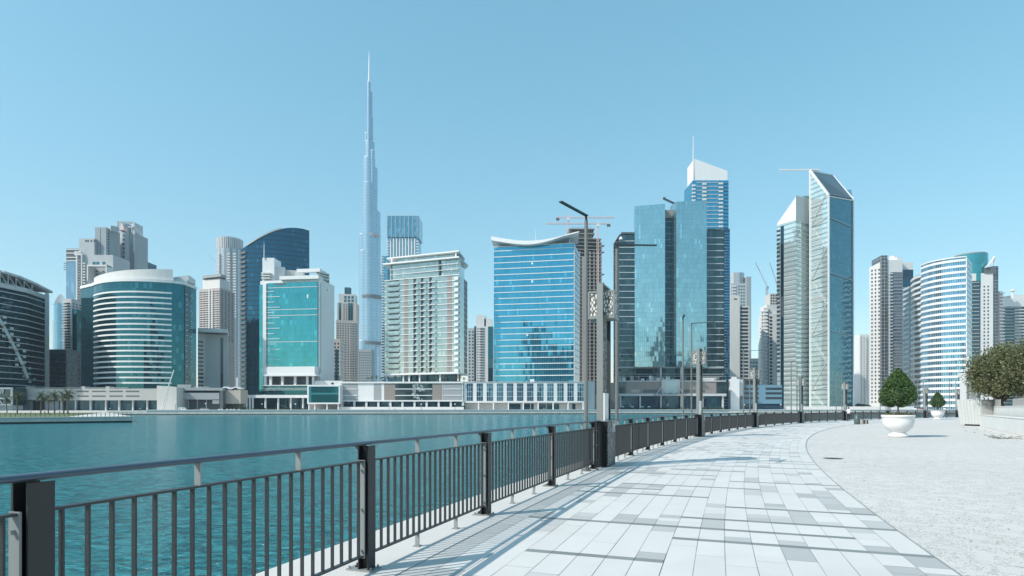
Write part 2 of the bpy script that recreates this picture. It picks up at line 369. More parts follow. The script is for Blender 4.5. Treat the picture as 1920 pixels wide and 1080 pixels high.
# ---------------------------------------------------------------- railing
rail_m = paint('painted_rail_steel', (.028, .034, .038), .42, .2, metal=.0, scale=3)
rail_l = paint('galvanised_plate', (.27, .295, .30), .45, .15, metal=.1, scale=3)
post_m = paint('dark_post_steel', (.018, .021, .024), .45, .25, scale=3)
hand_m = paint('handrail_paint', (.07, .095, .125), .3, .1, metal=.2, scale=2)
RH = 1.28; BAY = 2.96
def rail_box(mb, s, off, ds, do, z0, z1, mi=0):
    """box centred at (s, off), ds long along the rail, do wide across it"""
    c = Q(s, off); t = TAN(s) * ds / 2; n = NRM(s) * do / 2
    mb.prism([c - t - n, c - t + n, c + t + n, c + t - n][::1], z0, z1, mi=mi) if False else mb.prism([tuple(c - t + n), tuple(c + t + n), tuple(c + t - n), tuple(c - t - n)], z0, z1, mi=mi)
pylon_gap = None
def make_run(idx, posts, s_end, label):
    c0 = Q(posts[0]); root = empty('railing', (c0.x, c0.y, 0), label, 'railing', 'railing runs along the quay')
    ext = .16
    # handrail: flattened tube swept along the curve
    mb = MB(); n = max(4, int((posts[-1] - posts[0]) / .75)); prof = [(math.cos(t) * .047, math.sin(t) * .021) for t in [2 * math.pi * k / 12 for k in range(12)]]
    sec = []
    for k in range(n + 1):
        s = posts[0] - ext + (posts[-1] - posts[0] + 2 * ext) * k / n
        sec.append([Q3(s, a, RH - .021 + b) for a, b in prof])
    for k in range(n):
        for j in range(12):
            l = (j + 1) % 12; mb.face([sec[k][j], sec[k + 1][j], sec[k + 1][l], sec[k][l]])
    mb.face(sec[0]); mb.face(sec[-1][::-1])
    mb.build('handrail', hand_m, root, smooth=True)
    for s in posts:
        mb = MB(); d = Q(s, 0)
        rail_box(mb, s, .055, .125, .014, .012, RH - .045)          # inner flange
        rail_box(mb, s, -.05, .125, .014, .012, RH - .045)          # outer flange
        c = Q(s, 0); t = TAN(s) * .006; nn = NRM(s)
        for sg in (1,):                                         # web with flared gussets
            prof = [(-.043, .02), (.048, .02), (.048, RH - .05), (-.043, RH - .05)]
            q = [c + nn * a for a, z in prof]
            A = [Vector((q[i].x - t.x, q[i].y - t.y, prof[i][1])) for i in range(4)]; Bq = [Vector((q[i].x + t.x, q[i].y + t.y, prof[i][1])) for i in range(4)]
            mb.face(A); mb.face(Bq[::-1])
        for zz, dz in ((.012, .17), (RH - .045, -.12)):             # curved brackets towards the water at foot and head
            pr = [(-.057, zz), (-.057 - .085, zz), (-.057 - .03, zz + dz * .45), (-.057, zz + dz)]
            A = [Vector((*(c + nn * a - TAN(s) * .008), z)) for a, z in pr]; Bq = [Vector((*(c + nn * a + TAN(s) * .008), z)) for a, z in pr]
            mb.face(A); mb.face(Bq[::-1])
            for i in range(4): j = (i + 1) % 4; mb.face([A[i], A[j], Bq[j], Bq[i]])
        po = mb.build('post', post_m, root)
        mb = MB(); rail_box(mb, s, -.03, .17, .30, .013, .028); mb.build('base_plate', rail_l, po)
        if s > 12.5: continue                                   # bolts are below a pixel farther off
        for a in (-.065, .065):
            for o in (-.15, .09):
                q = Q(s + a, o); mb = MB(); mb.tube((q.x, q.y, .028), (q.x, q.y, .055), .011, n=6); mb.build('bolt', rail_l, po)
        for z in (.22, .62, 1.0):
            q = Q(s - .07, -.0); q2 = Q(s - .105, .0); mb = MB(); mb.tube((q.x, q.y, z), (q2.x, q2.y, z), .013, n=6); mb.build('bolt', rail_l, po)
    for a, b in zip(posts[:-1], posts[1:]):
        L = b - a
        if L < .6: continue
        mb = MB(); zb, zt = .165, 1.085
        s0, s1 = a + .085, b - .085
        mb.beam(Q3(s0, 0, zt), Q3(s1, 0, zt), .05, .014); mb.beam(Q3(s0, 0, zb), Q3(s1, 0, zb), .05, .014)
        nb = int(round(L / .1345)); 
        for k in range(1, nb):
            s = a + L * k / nb; rail_box(mb, s, 0, .012, .030, zb + .007, zt - .007)
        pn = mb.build('panel', rail_m, root)
        for s in (s0 - .008, s1 + .008): mb = MB(); rail_box(mb, s, -.005, .012, .075, zb - .02, zt + .012); mb.build('end_plate', rail_l, pn)
        for fr in (1 / 3, 2 / 3):
            s = a + L * fr
            mb = MB(); rail_box(mb, s, 0, .012, .05, zt + .007, RH - .04); mb.build('handrail_strut', rail_l, root)
            mb = MB(); rail_box(mb, s, 0, .012, .05, .02, zb - .007); rail_box(mb, s, 0, .09, .08, .013, .021); mb.build('panel_foot', rail_l, root)
    return root
# arc positions of the lantern pylons, read off the picture
def s_of(p):
    v = p - CC; t = math.atan2(v.y, -v.x); return (t - TH0) * RR
PYL = [s_of(G(px, py)) for px, py in ((1157, 878), (1336, 820), (1431, 802), (1508.5, 793.6), (1579, 788.6), (1648, 785.4), (1716, 783.6), (1787, 782.6))]
print('PYLON s', [round(p, 1) for p in PYL])
ordn = ['first', 'second', 'third', 'fourth', 'fifth', 'sixth', 'seventh', 'eighth']
FP = True
PG = .55
prev = None
runs = []
def s_px(px, off):
    lo, hi = -8.0, 60.0
    for _ in range(50):
        m_ = (lo + hi) / 2; q = Q(m_, off)
        if q.y < .5 or 960 + q.x * F / q.y < px: lo = m_
        else: hi = m_
    return lo
firstp = [s_px(62, 0) - 3.0] + [s_px(p, 0) for p in (62, 687, 911, 1035)]
f0 = firstp + [PYL[0] - .62, PYL[0] - .22]
runs.append((f0, 'nearest run of grey steel railing, from the camera to the first lantern pylon'))
for i in range(len(PYL) - 1):
    a, b = PYL[i] + PG + .75, PYL[i + 1] - PG + .35; n = int(round((b - a - .5) / BAY))
    runs.append(([a + (b - a) * k / n for k in range(n + 1)], 'grey steel railing run between the %s and %s lantern pylons' % (ordn[i], ordn[i + 1])))
a = PYL[-1] + PG + .75; runs.append(([a + 2.9 * k for k in range(12)], 'farthest railing run beyond the eighth lantern pylon, behind the small potted tree'))
for i, (ps, lb) in enumerate(runs): make_run(i, ps, None, lb)

# ---------------------------------------------------------------- lantern pylons
def screen_mat(name, dark_c, light_c, scale, th=.09):
    """cut-out metal screen of slanted lozenges over a pale inner panel"""
    m, nt, b = _nm(name); uv = nt.nodes.new('ShaderNodeUVMap')
    mp = nt.nodes.new('ShaderNodeMapping'); mp.inputs['Rotation'].default_value = (0, 0, .7); mp.inputs['Scale'].default_value = (scale, scale * .5, 1); nt.links.new(uv.outputs[0], mp.inputs[0])
    vo = nt.nodes.new('ShaderNodeTexVoronoi'); vo.feature = 'DISTANCE_TO_EDGE'; vo.inputs['Scale'].default_value = 1; vo.inputs['Randomness'].default_value = .55; nt.links.new(mp.outputs[0], vo.inputs['Vector'])
    f = _math(nt, 'LESS_THAN', vo.outputs['Distance'], th)
    c = _mix(nt, f, light_c, dark_c); nt.links.new(c, b.inputs['Base Color']); b.inputs['Roughness'].default_value = .5
    bp = nt.nodes.new('ShaderNodeBump'); bp.inputs['Strength'].default_value = 1; bp.inputs['Distance'].default_value = .01
    nt.links.new(f, bp.inputs['Height']); nt.links.new(bp.outputs[0], b.inputs['Normal']); return m
scr_l = screen_mat('lantern_screen', (.10, .095, .085), (.74, .75, .72), 17, .13)
scr_d = screen_mat('dark_lattice_screen', (.035, .037, .038), (.30, .31, .30), 16, .16)
pyl_m = paint('pylon_steel', (.26, .28, .275), .45, .1, metal=.3, scale=1.5)
pyl_shaded = paint('pylon_shaded_steel', (.035, .04, .045), .45, .2, scale=1.5)  # rear leg only: its shaded side is put into a darker colour
blk_m = paint('black_base_steel', (.012, .013, .016), .4, .3, scale=1.5)
whp_m = paint('white_pylon_panel', (.70, .70, .68), .5, .1, scale=1.5)
def make_pylon():
    root = empty('lantern_pylon', (0, 0, 0), 'x', 'lantern', 'lantern pylons along the railing')
    # local x = along the rail away from the viewer, local y = to the water; a tall portal of steel plates carries the lantern
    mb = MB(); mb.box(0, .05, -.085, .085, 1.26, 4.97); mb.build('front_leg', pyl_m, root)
    mb = MB(); mb.box(.86, .96, -.085, .085, 1.26, 4.92); mb.build('rear_leg', pyl_shaded, root)
    mb = MB(); mb.box(.052, .86, -.10, .10, 4.925, 4.972); mb.build('top_plate', pyl_m, root)
    mb = MB(); mb.box(.30, .72, -.03, .03, 2.02, 4.05); mb.build('lattice_strip', scr_d, root)
    mb = MB(); mb.box(.30, .74, -.07, .07, 1.26, 2.017); mb.build('white_panel', whp_m, root)
    mb = MB(); mb.box(.17, .72, -.34, .34, 4.12, 4.76); ln = mb.build('lantern_box', scr_l, root)
    mb = MB()
    for z0, z1 in ((4.04, 4.125), (4.755, 4.80)): mb.box(.15, .74, -.36, .36, z0, z1)
    for x in (.168, .722):
        for y in (-.34, .34): mb.box(x - .022, x + .022, y - .022, y + .022, 4.125, 4.755)
    mb.build('lantern_frame', pyl_m, ln)
    mb = MB(); mb.box(-.02, .62, -.20, .19, .012, 1.245); cb = mb.build('base_cabinet', blk_m, root)
    mb = MB(); mb.box(.02, .60, -.216, -.202, .04, 1.22); mb.build('cut_out_screen', scr_d, cb)
    mb = MB(); mb.box(.64, 1.02, -.20, .12, .012, .93); mb.build('rear_cabinet', blk_m, root)
    mb = MB(); mb.box(.64, 1.02, -.20, .12, .935, 1.245); mb.build('rear_screen', scr_l, cb)
    mb = MB(); mb.box(-.04, 1.04, -.225, .21, 1.247, 1.262); mb.build('cabinet_top', rail_l, cb)
    return root
def align(s): t = TAN(s); return math.atan2(t.y, t.x)
pyl = make_pylon()
plab = ['nearest and tallest-looking lantern pylon with perforated lantern and black base cabinet', 'second nearest lantern pylon, in front of the pale blue glass tower',
 'third lantern pylon, in front of the low blue office block', 'fourth lantern pylon, in front of the slanted glass twin tower', 'fifth lantern pylon, beside the standing man in a white shirt',
 'sixth lantern pylon, just left of the large potted tree', 'seventh lantern pylon, between the two potted trees', 'farthest lantern pylon, right of the small potted tree']
for i, s in enumerate(PYL):
    q = Q(s, 0); rz = align(s)
    if i == 0: pyl.location = (q.x, q.y, 0); pyl.rotation_euler = (0, 0, rz); pyl['label'] = plab[0]
    else: copy_thing(pyl, (q.x, q.y, 0), rz, plab[i])
# ---------------------------------------------------------------- slim street lamps
pole_m = paint('lamp_pole_steel', (.20, .205, .20), .45, .1, metal=.3, scale=1)
arm_m = paint('lamp_arm_dark', (.035, .04, .045), .45, .2, scale=1)
def make_lamp(h=6.35, arm=1.25):
    root = empty('street_lamp', (0, 0, 0), 'x', 'lamp post', 'slim street lamps at the quay edge')
    mb = MB(); mb.tube((0, 0, .012), (0, 0, h), .053, .045, n=14); mb.build('pole', pole_m, root, smooth=False)
    mb = MB(); mb.tube((0, 0, .013), (0, 0, .05), .12, n=12); mb.tube((0, 0, .05), (0, 0, .35), .075, n=12); mb.build('pole_base', pole_m, root)
    mb = MB(); mb.tube((0, 0, h), (0, 0, h + .14), .03, n=8); mb.beam((-.03, 0, h + .13), (arm, 0, h + .13), .085, .03); mb.build('lamp_arm', arm_m, root)
    return root
lamp = make_lamp()
sb_ = s_px(1156.5, -.6); qb = Q(sb_, -.6); hb = (Z(452, qb.y) - .13) / 6.48
pos = [(G(1099, 884), math.atan2(-1.0, -.73)), (qb, 0.05)]
lab = ['nearest slim street lamp, tallest, its arm reaching up to the left', 'slim street lamp right of the nearest lantern, its arm pointing right']
dsc = ['second lantern pylon', 'third lantern pylon', 'fourth lantern pylon', 'fifth lantern pylon', 'sixth lantern pylon', 'seventh lantern pylon', 'farthest lantern pylon']
for i in range(1, 8):
    for sd_, off, ar in ((-1.25, -.55, -1), (1.0, -.55, 1)):
        q = Q(PYL[i] + sd_, off); t = align(PYL[i] + sd_)
        a = math.atan2(-.85, -.2) if (sd_ < 0) else math.atan2(-.35, .55)
        pos.append((q, a)); lab.append('slim street lamp just %s of the %s' % ('left' if sd_ < 0 else 'right', dsc[i - 1]))
for i, ((q, a), lb) in enumerate(zip(pos, lab)):
    if i == 0: lamp.location = (q.x, q.y, 0); lamp.rotation_euler = (0, 0, a); lamp['label'] = lb
    else: copy_thing(lamp, (q.x, q.y, 0), a, lb, scale=hb if i == 1 else 1.0)
# ================================================================ far shore
def sd_shore(x): return 375 + .2 * x if x < 150 else 405
far = [(-2400, sd_shore(-1000) ), (-1000, sd_shore(-1000)), (150, 405), (2400, 405), (2400, 2900), (-2400, 2900)]
GZ = .25
mb = MB(); mb.prism(far, -2.9, GZ); tag(mb.build('far_bank_ground', concw), 'far bank of the canal', kind='structure')
def tide():
    mb = MB(); a, b = Vector((-600, sd_shore(-600))), Vector((150, 405))
    for p, q in ((a, b), (b, Vector((1500, 405)))):
        n = int((q - p).length / 30)
        for k in range(n):
            s, e = p + (q - p) * k / n, p + (q - p) * (k + 1) / n; d = (e - s).normalized() * .06
            nn = Vector((d.y, -d.x)).normalized()
            mb.prism([tuple(s + d + nn * .12), tuple(e - d + nn * .12), tuple(e - d), tuple(s + d)], -2.8, -1.55)
    return mb
tag(tide().build('tide_line', paint('wet_quay_stone', (.14, .125, .11), .5, .3, scale=.5)), 'dark wet band along the foot of the far quay', kind='structure')
mb = MB()
for p, q in ((Vector((-208, sd_shore(-208))), Vector((150, 405))), (Vector((150, 405)), Vector((520, 405)))):
    d = (q - p).normalized(); nn = Vector((d.y, -d.x)); mb.prism([tuple(p + nn * .3), tuple(q + nn * .3), tuple(q - nn * 3), tuple(p - nn * 3)], GZ, GZ + .55)
tag(mb.build('far_walkway', white2), 'pale walkway edge along the far quay', kind='structure')

# ---------------------------------------------------------------- building kit
CUBES = {}
def cube_mesh(mat):
    if mat.name in CUBES: return CUBES[mat.name]
    mb = MB(); h = .5
    c = [(-h, -h), (h, -h), (h, h), (-h, h)]
    mb.prism(c, -h, h); o = mb.build('unit', mat); me = o.data; bpy.data.objects.remove(o); CUBES[mat.name] = me; return me
class Bld:
    def __init__(s, name, label, cat, px, D, group=None, z=GZ):
        s.root = empty(name, (X(px, D), D, z), label, cat, group); s.q = {}; s.D = D
    def mesh(s, name, mat, fn, smooth=False):
        mb = MB(); fn(mb); return mb.build(name, mat, s.root, smooth=smooth)
    def prism(s, name, mat, poly, z0, z1, tops=None):
        mb = MB(); mb.prism([tuple(p) for p in poly], z0, z1, tops); return mb.build(name, mat, s.root)
    def cuboid(s, name, mat, a, b, u0, u1, z0, z1, o0, o1, key=None):
        """box on the wall line a->b: from u0 to u1 metres along it, o0..o1 metres outward"""
        d = (b - a).normalized(); n = Vector((d.y, -d.x)); c = a + d * (u0 + u1) / 2 + n * (o0 + o1) / 2
        s.q.setdefault((name, mat.name), []).append((c.x, c.y, (z0 + z1) / 2, u1 - u0, abs(o1 - o0), z1 - z0, math.atan2(d.y, d.x)))
    def grid(s, name, mat, a, b, u0, u1, z0, z1, nc, nr, fw=.5, fh=.5, o0=-.1, o1=.06, skip=None):
        L = (b - a).length; u0, u1 = u0 * L, u1 * L; cw = (u1 - u0) / nc; ch = (z1 - z0) / nr
        for r in range(nr - 1, -1, -1):
            for c in range(nc):
                if skip and skip(c, r): continue
                uc = u0 + (c + .5) * cw; zc = z0 + (r + .5) * ch
                s.cuboid(name, mat, a, b, uc - cw * fw / 2, uc + cw * fw / 2, zc - ch * fh / 2, zc + ch * fh / 2, o0, o1)
    def bands(s, name, mat, a, b, u0, u1, zs, h, o0=-.2, o1=.25):
        L = (b - a).length
        for z in zs: s.cuboid(name, mat, a, b, u0 * L, u1 * L, z - h / 2, z + h / 2, o0, o1)
    def strips(s, name, mat, pts, zs, h, out=.25, back=.3):
        for z in zs:
            mb = MB(); strip(mb, pts, z - h / 2, z + h / 2, out, back); mb.build(name, mat, s.root)
    def done(s, cap=100):
        for (name, mn), L in s.q.items():
            mat = MATS[mn]; me = cube_mesh(mat)
            for (x, y, z, sx, sy, sz, rz) in L[:cap]:
                o = bpy.data.objects.new(name, me); COL.objects.link(o); o.parent = s.root
                l = s.root['_loc']
                o.location = (x - l[0], y - l[1], z - l[2]); o.rotation_euler = (0, 0, rz); o.scale = (sx, sy, sz)
            if len(L) > cap:
                mb = MB()
                for (x, y, z, sx, sy, sz, rz) in L[cap:]:
                    c, sn = math.cos(rz), math.sin(rz)
                    pl = [(x + i * sx / 2 * c - j * sy / 2 * sn, y + i * sx / 2 * sn + j * sy / 2 * c) for i, j in ((-1, -1), (1, -1), (1, 1), (-1, 1))]
                    mb.prism(pl, z - sz / 2, z + sz / 2)
                tag(mb.build(name, mat, s.root), kind='stuff')
        s.q = {}
        return s.root
def offset_pts(pts, d):
    out = []
    for i, p in enumerate(pts):
        a = pts[max(0, i - 1)]; b = pts[min(len(pts) - 1, i + 1)]
        t = (b - a).normalized(); out.append(p + Vector((t.y, -t.x)) * d)
    return out
def strip(mb, pts, z0, z1, out, back, mi=0):
    A = offset_pts(pts, out); Bk = offset_pts(pts, -back)
    mb.prism([tuple(p) for p in A] + [tuple(p) for p in reversed(Bk)], z0, z1, mi=mi)
def arc(a, b, sag, n=14):
    d = b - a; L = d.length; nrm = Vector((d.y, -d.x)) / L
    return [a + d * (k / n) + nrm * sag * (1 - (2 * k / n - 1) ** 2) for k in range(n + 1)]
def rect(a, b, depth):
    d = (b - a).normalized(); n = Vector((-d.y, d.x)) * depth; return [a, b, b + n, a + n]
def rng(z0, z1, n): return [z0 + (z1 - z0) * k / n for k in range(n + 1)]

def resi(name, label, pl, pr, D, top, depth, wall, cols, rows, win=None, Dr=None, fw=.5, fh=.5, side=4, base=None, cat='tower', finish=True, side_fw=.5):
    """plain slab tower with a grid of punched windows on the front and the visible side"""
    Dr = Dr or D; b = Bld(name, label, cat, (pl + pr) / 2, D); a_, b_ = P(pl, D), P(pr, Dr); fp = rect(a_, b_, depth)
    z1 = Z(top, min(D, Dr)); z0 = GZ if base is None else Z(base, D)
    b.prism('wall', wall, fp, GZ - .3, z1)
    win = win or winm
    b.grid('window', win, a_, b_, .03, .97, z0 + 2, z1 - 2.5, cols, rows, fw, fh)
    if side:
        e = (fp[1], fp[2]) if (pl + pr) / 2 < 960 else (fp[3], fp[0])
        b.grid('window', win, e[0], e[1], .04, .96, z0 + 2, z1 - 2.5, side, rows, side_fw, fh)
    b.fp = fp; b.z1 = z1; b.z0 = z0
    return b.done() if finish else b

# ================================================================ A: dark curved hotel at the left edge
D = 352
b = Bld('hotel_building', 'dark glass hotel with curved roof and slanting white stripe at the left edge', 'hotel', 20, D)
pts = [P(-150, 318), P(-70, 328), P(0, 342), P(48, 358), P(84, 380)]
ptsF = []
for i in range(len(pts) - 1):
    for k in range(4): ptsF.append(pts[i].lerp(pts[i + 1], k / 4))
ptsF.append(pts[-1])
zt = 74.0
back = [P(88, 400), P(60, 420), P(-150, 380)]
b.prism('glass_facade', g_dark, ptsF + back, GZ, zt)
fl = rng(GZ + 8, zt - 4.1, 17)
b.strips('floor_slab', lgrey, ptsF, fl, .42, out=.75, back=.2)
b.strips('roof_band', lgrey, ptsF, [zt - .6], 2.6, out=1.1, back=.2)
for z in fl[:-1]:                                            # balcony fronts in pairs
    L = 0
    for i in range(3, len(ptsF) - 2):
        a, c = ptsF[i], ptsF[i + 1]
        b.cuboid('balcony', g_teal2 if rnd.random() > .4 else g_dark, a, c, .6, (c - a).length * .5, z + .3, z + 1.3, .5, .7)
# slanting stripe
def stripe(mb):
    q0, q1 = None, None; prevp = None
    for k in range(25):
        f = k / 24; py = 590 + (718 - 590) * f; px = -6 + 60 * (1 - (1 - f) ** 1.25)
        i = 0
        # find depth on facade line for this px
        best = min(ptsF, key=lambda p: abs(960 + p.x * F / p.y - px)); Dd = best.y - 2.2
        c = Vector((X(px, Dd), Dd, Z(py, Dd)))
        if prevp is not None: mb.beam(prevp, c, 1.5, .8)
        prevp = c
b.mesh('slanting_fin', lgrey, stripe)
for k in range(12):
    f = (k + .5) / 12; py = 590 + 128 * f; px = -6 + 60 * (1 - (1 - f) ** 1.25)
    best = min(ptsF, key=lambda p: abs(960 + p.x * F / p.y - px)); i = ptsF.index(best)
    a, c = ptsF[max(0, i - 1)], ptsF[min(len(ptsF) - 1, i + 1)]
    zc = Z(py, best.y); L = (c - a).length
    b.cuboid('stripe_panel', lgrey, a, c, L * .5 + 1.2, L * .5 + 3.2, zc - .2, zc + 1.3, .95, 1.2); b.cuboid('stripe_panel', lgrey, a, c, L * .5 - 3.6, L * .5 - 1.6, zc - 1.9, zc - .5, .95, 1.2)
# end wall and roof canopy
b.prism('end_wall', lgrey, [P(84, 379.0), P(91.5, 386), P(92.5, 402), P(86, 398)], GZ, Z(545, 380))
def canopy(mb):
    roof = [(-150, 318, 496), (-70, 328, 502), (0, 342, 508), (30, 352, 517), (60, 364, 530), (91, 380, 546)]
    for (a, c) in zip(roof[:-1], roof[1:]):
        pa, pc = P(a[0], a[1]), P(c[0], c[1]); za, zc = Z(a[2], a[1]), Z(c[2], c[1])
        n = (pc - pa).normalized(); n = Vector((n.y, -n.x))
        A = [pa + n * 2.5, pc + n * 2.5, pc - n * 14, pa - n * 14]; T = [za, zc, zc + 1, za + 1]
        lo = [(p.x, p.y, t - 1.3) for p, t in zip(A, T)]; hi = [(p.x, p.y, t) for p, t in zip(A, T)]
        mb.face(hi); mb.face(lo[::-1])
        for i in range(4): j = (i + 1) % 4; mb.face([lo[i], lo[j], hi[j], hi[i]])
b.mesh('roof_canopy', lgrey, canopy)
def truss(mb):
    roof = [(-40, 334, 508), (-20, 338, 508), (0, 342, 509.5), (15, 347, 513), (30, 352, 518), (45, 358, 524), (60, 364, 531)]
    for i, (px, d, py) in enumerate(roof):
        p = P(px, d - 1.6); mb.beam((p.x, p.y, zt), (p.x, p.y, Z(py, d) - 1.2), .35)
        if i + 1 < len(roof):
            q = P(roof[i + 1][0], roof[i + 1][1] - 1.6); mb.beam((p.x, p.y, Z(py, d) - 1.2), (q.x, q.y, zt), .3)
b.mesh('roof_truss', lgrey, truss)
b.prism('roof_lounge_glass', g_dark, offset_pts([P(-100, 324), P(0, 342), P(66, 368)], -2.5) + [P(60, 384), P(-100, 345)], zt + .01, zt + 6, [Z(512, 330) - 1.5, Z(510, 342) - 2, Z(534, 368) - 2.0, Z(534, 368) - 2, Z(512, 345) - 2])
b.done()

# ================================================================ thin towers behind, far left
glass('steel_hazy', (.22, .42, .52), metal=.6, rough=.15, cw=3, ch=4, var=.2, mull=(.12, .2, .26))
b = Bld('slim_tower', 'slim blue tower with pointed lattice crown far behind, left edge', 'tower', 112, 900)
c = P(112, 900); r = 9 * 900 / F
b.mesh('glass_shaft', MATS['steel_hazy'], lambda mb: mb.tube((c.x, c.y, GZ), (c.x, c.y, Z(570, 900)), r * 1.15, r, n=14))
def crown(mb):
    for k in range(9):
        t = math.pi * k / 8; x0 = c.x - r + 2 * r * k / 8
        z = Z(570, 900) + (22 * 900 / F) * math.sin(t) ** .6 * (.5 + .5 * k / 8)
        mb.beam((x0, c.y - 4, Z(572, 900)), (x0 + r * .3, c.y - 3, z), 1.0)
        if k: mb.beam((px_, c.y - 3, pz_), (x0 + r * .3, c.y - 3, z), 1.0)
        px_, pz_ = x0 + r * .3, z
b.mesh('lattice_crown', lgrey, crown)
b.prism('side_fin', lgrey, rect(P(98, 898), P(102, 898), 8), GZ, Z(600, 900)); b.done()
b = Bld('office_tower', 'tall hazy blue slab tower behind, with ragged dark top, left of the grey towers', 'tower', 132, 700)
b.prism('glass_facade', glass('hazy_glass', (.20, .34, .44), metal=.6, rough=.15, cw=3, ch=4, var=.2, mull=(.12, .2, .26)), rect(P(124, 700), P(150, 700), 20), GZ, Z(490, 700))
b.prism('roof', dgrey, rect(P(124, 700), P(150, 700), 20), Z(490, 700), Z(466, 700))
b.bands('roof_slab', lgrey, P(124, 700), P(150, 700), 0, 1, [Z(y, 700) for y in (468, 475, 483, 489)], 1.2, -.2, .8)
for k in range(4): b.cuboid('hoist_arm', dgrey, P(118, 700), P(124, 700), 0, 4.5, Z(494 + k * 4, 700), Z(494 + k * 4, 700) + .8, -2, -1)
b.done()
resi('low_block', 'low dark unfinished block between the hotel and the white balcony tower', 88, 124, 420, 655, 20, dgrey, 6, 12, win=g_dark, fw=.85, fh=.6, cat='building')
# ================================================================ B: stepped grey-white towers
D = 500
b = Bld('apartment_tower', 'stepped grey and white tower with twin roof blocks and a balcony column', 'tower', 175, D)
gw = paint('blue_grey_render', (.42, .45, .47), .6, .12); gw2 = paint('dark_blue_grey_render', (.30, .34, .36), .6, .12)  # two blue-grey wall tones, the second one darker
a, c = P(143, D), P(212, D)
b.prism('wall', gw, rect(a, c, 22), GZ, Z(478, D))
b.prism('wall', gw, rect(P(148, D + 3), P(177, D + 3), 18), Z(478, D) - 1, Z(445, D))
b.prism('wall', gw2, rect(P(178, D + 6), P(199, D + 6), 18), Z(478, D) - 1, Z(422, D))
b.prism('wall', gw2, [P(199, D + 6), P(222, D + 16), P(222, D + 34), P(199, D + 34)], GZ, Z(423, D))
b.cuboid('penthouse', gw, P(200, D + 4), P(222, D + 10), 3, 9, Z(428, D), Z(418, D), -4, -1)
b.mesh('roof_plant', pinkst, lambda mb: (mb.tube((X(210, D), D + 14, Z(424, D)), (X(210, D), D + 14, Z(412, D)), 1.6, .8), mb.box(X(206, D), X(216, D), D + 11, D + 16, Z(424, D), Z(418, D))))
b.grid('balcony', white2, a, c, .02, .12, Z(722, D), Z(486, D), 1, 46, .9, .45, 0, 1.2)
b.grid('balcony', white2, a, c, .17, .27, Z(722, D), Z(492, D), 1, 44, .9, .5, 0, 1.6)
b.prism('frame_fin', white2, rect(P(142.5, D - 2), P(144.5, D - 2), 3), GZ, Z(479, D))
b.prism('frame_fin', white2, rect(P(152, D - 2), P(153.5, D - 2), 3), GZ, Z(476, D))
b.bands('frame_top', white2, P(142.5, D), P(155, D), 0, 1, [Z(473.5, D), Z(478, D)], 1.2, 0, 2)
for px in (160, 164, 170, 176): b.cuboid('window', winm, P(148, D + 3), P(177, D + 3), (px - 148) * .4545 - .0, (px - 148) * .4545 + 1.2, Z(452, D), Z(448, D), -.1, .08)
b.grid('window', winm, a, c, .34, .62, Z(722, D), Z(506, D), 3, 40, .55, .45); b.grid('window', winm, a, c, .7, .96, Z(722, D), Z(506, D), 3, 40, .5, .4)
b.grid('window', winm, P(199, D + 6), P(222, D + 16), .1, .3, Z(530, D), Z(430, D), 1, 18, .6, .5)
b.cuboid('shadow_joint', dgrey, P(178, D + 6), P(199, D + 6), 4.5, 4.9, Z(478, D), Z(424, D), -.1, .1)
for u in (.45, .55, .72): b.cuboid('window', win_teal, a, c, u * 31, u * 31 + 2.6, Z(498, D), Z(491, D), -.1, .08)
b.prism('roof_frame', white2, rect(P(163, D - 8), P(165, D - 8), 8), Z(530, D), Z(501, D))
b.prism('roof_frame', white2, rect(P(198, D - 8), P(200, D - 8), 8), Z(530, D), Z(501, D))
b.bands('roof_frame', white2, P(163, D - 8), P(200, D - 8), 0, 1, [Z(502, D)], 1.2, -6, .1)
b.done()
D = 540
b = Bld('apartment_tower', 'grey tower with open roof frame and rounded window bay, right of the stepped tower', 'tower', 245, D)
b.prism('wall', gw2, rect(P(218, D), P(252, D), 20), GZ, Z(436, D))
b.mesh('window_bay', gw, lambda mb: mb.tube((X(234, D), D + 1, GZ), (X(234, D), D + 1, Z(421, D)), 4.6, n=16))
b.grid('window', win_teal, P(229, D - 4), P(235, D - 4), .2, .8, GZ + 60, Z(424, D), 1, 28, .8, .45, 0, .3)
side_a, side_b = P(252, D), P(268, D + 26)
b.prism('side_wall', gw, [side_a, side_b, side_b + Vector((-6, 6)), side_a + Vector((-6, 6))], GZ, Z(418, D), [Z(417, D), Z(424.5, D + 26), Z(424.5, D + 26), Z(417, D)])
b.grid('window', winm, side_a, side_b, .1, .9, GZ + 40, Z(440, D), 3, 22, .5, .35)
for k in range(5): b.cuboid('roof_opening', white2, side_a, side_b, 4 + k * 4.3, 6.6 + k * 4.3, Z(431, D), Z(424, D), -.1, .1)
b.mesh('roof_frame', lgrey, lambda mb: (mb.beam((X(224, D), D - 3, Z(418, D)), (X(252, D), D, Z(417.5, D)), 1.5), mb.beam((X(224, D), D - 3, Z(418, D)), (X(224, D), D - 3, Z(440, D)), 1.5), mb.beam((X(252, D), D - .5, Z(418, D)), (X(252, D), D - .5, Z(440, D)), 1.5), mb.beam((X(243, D), D - 2, Z(427, D)), (X(252, D), D - 2, Z(427, D)), 1)))
b.prism('rear_wing', g_grey, rect(P(266, D + 20), P(274.5, D + 20), 16), GZ, Z(480, D))
b.grid('balcony', lgrey, P(268, D + 20), P(276, D + 20), .1, 1, GZ + 50, Z(484, D), 1, 30, .9, .3, 0, 1.5)
b.done()
b = resi('apartment_tower', 'narrow white balcony tower with teal side, just left of the banded drum building', 120, 134, 430, 560, 14, offw, 1, 38, fw=.8, fh=.45, finish=False)
b.grid('balcony', white2, P(120, 430), P(134, 430), -.15, .6, GZ + 3, b.z1 - 2, 1, 38, .95, .3, 0, 1.4)
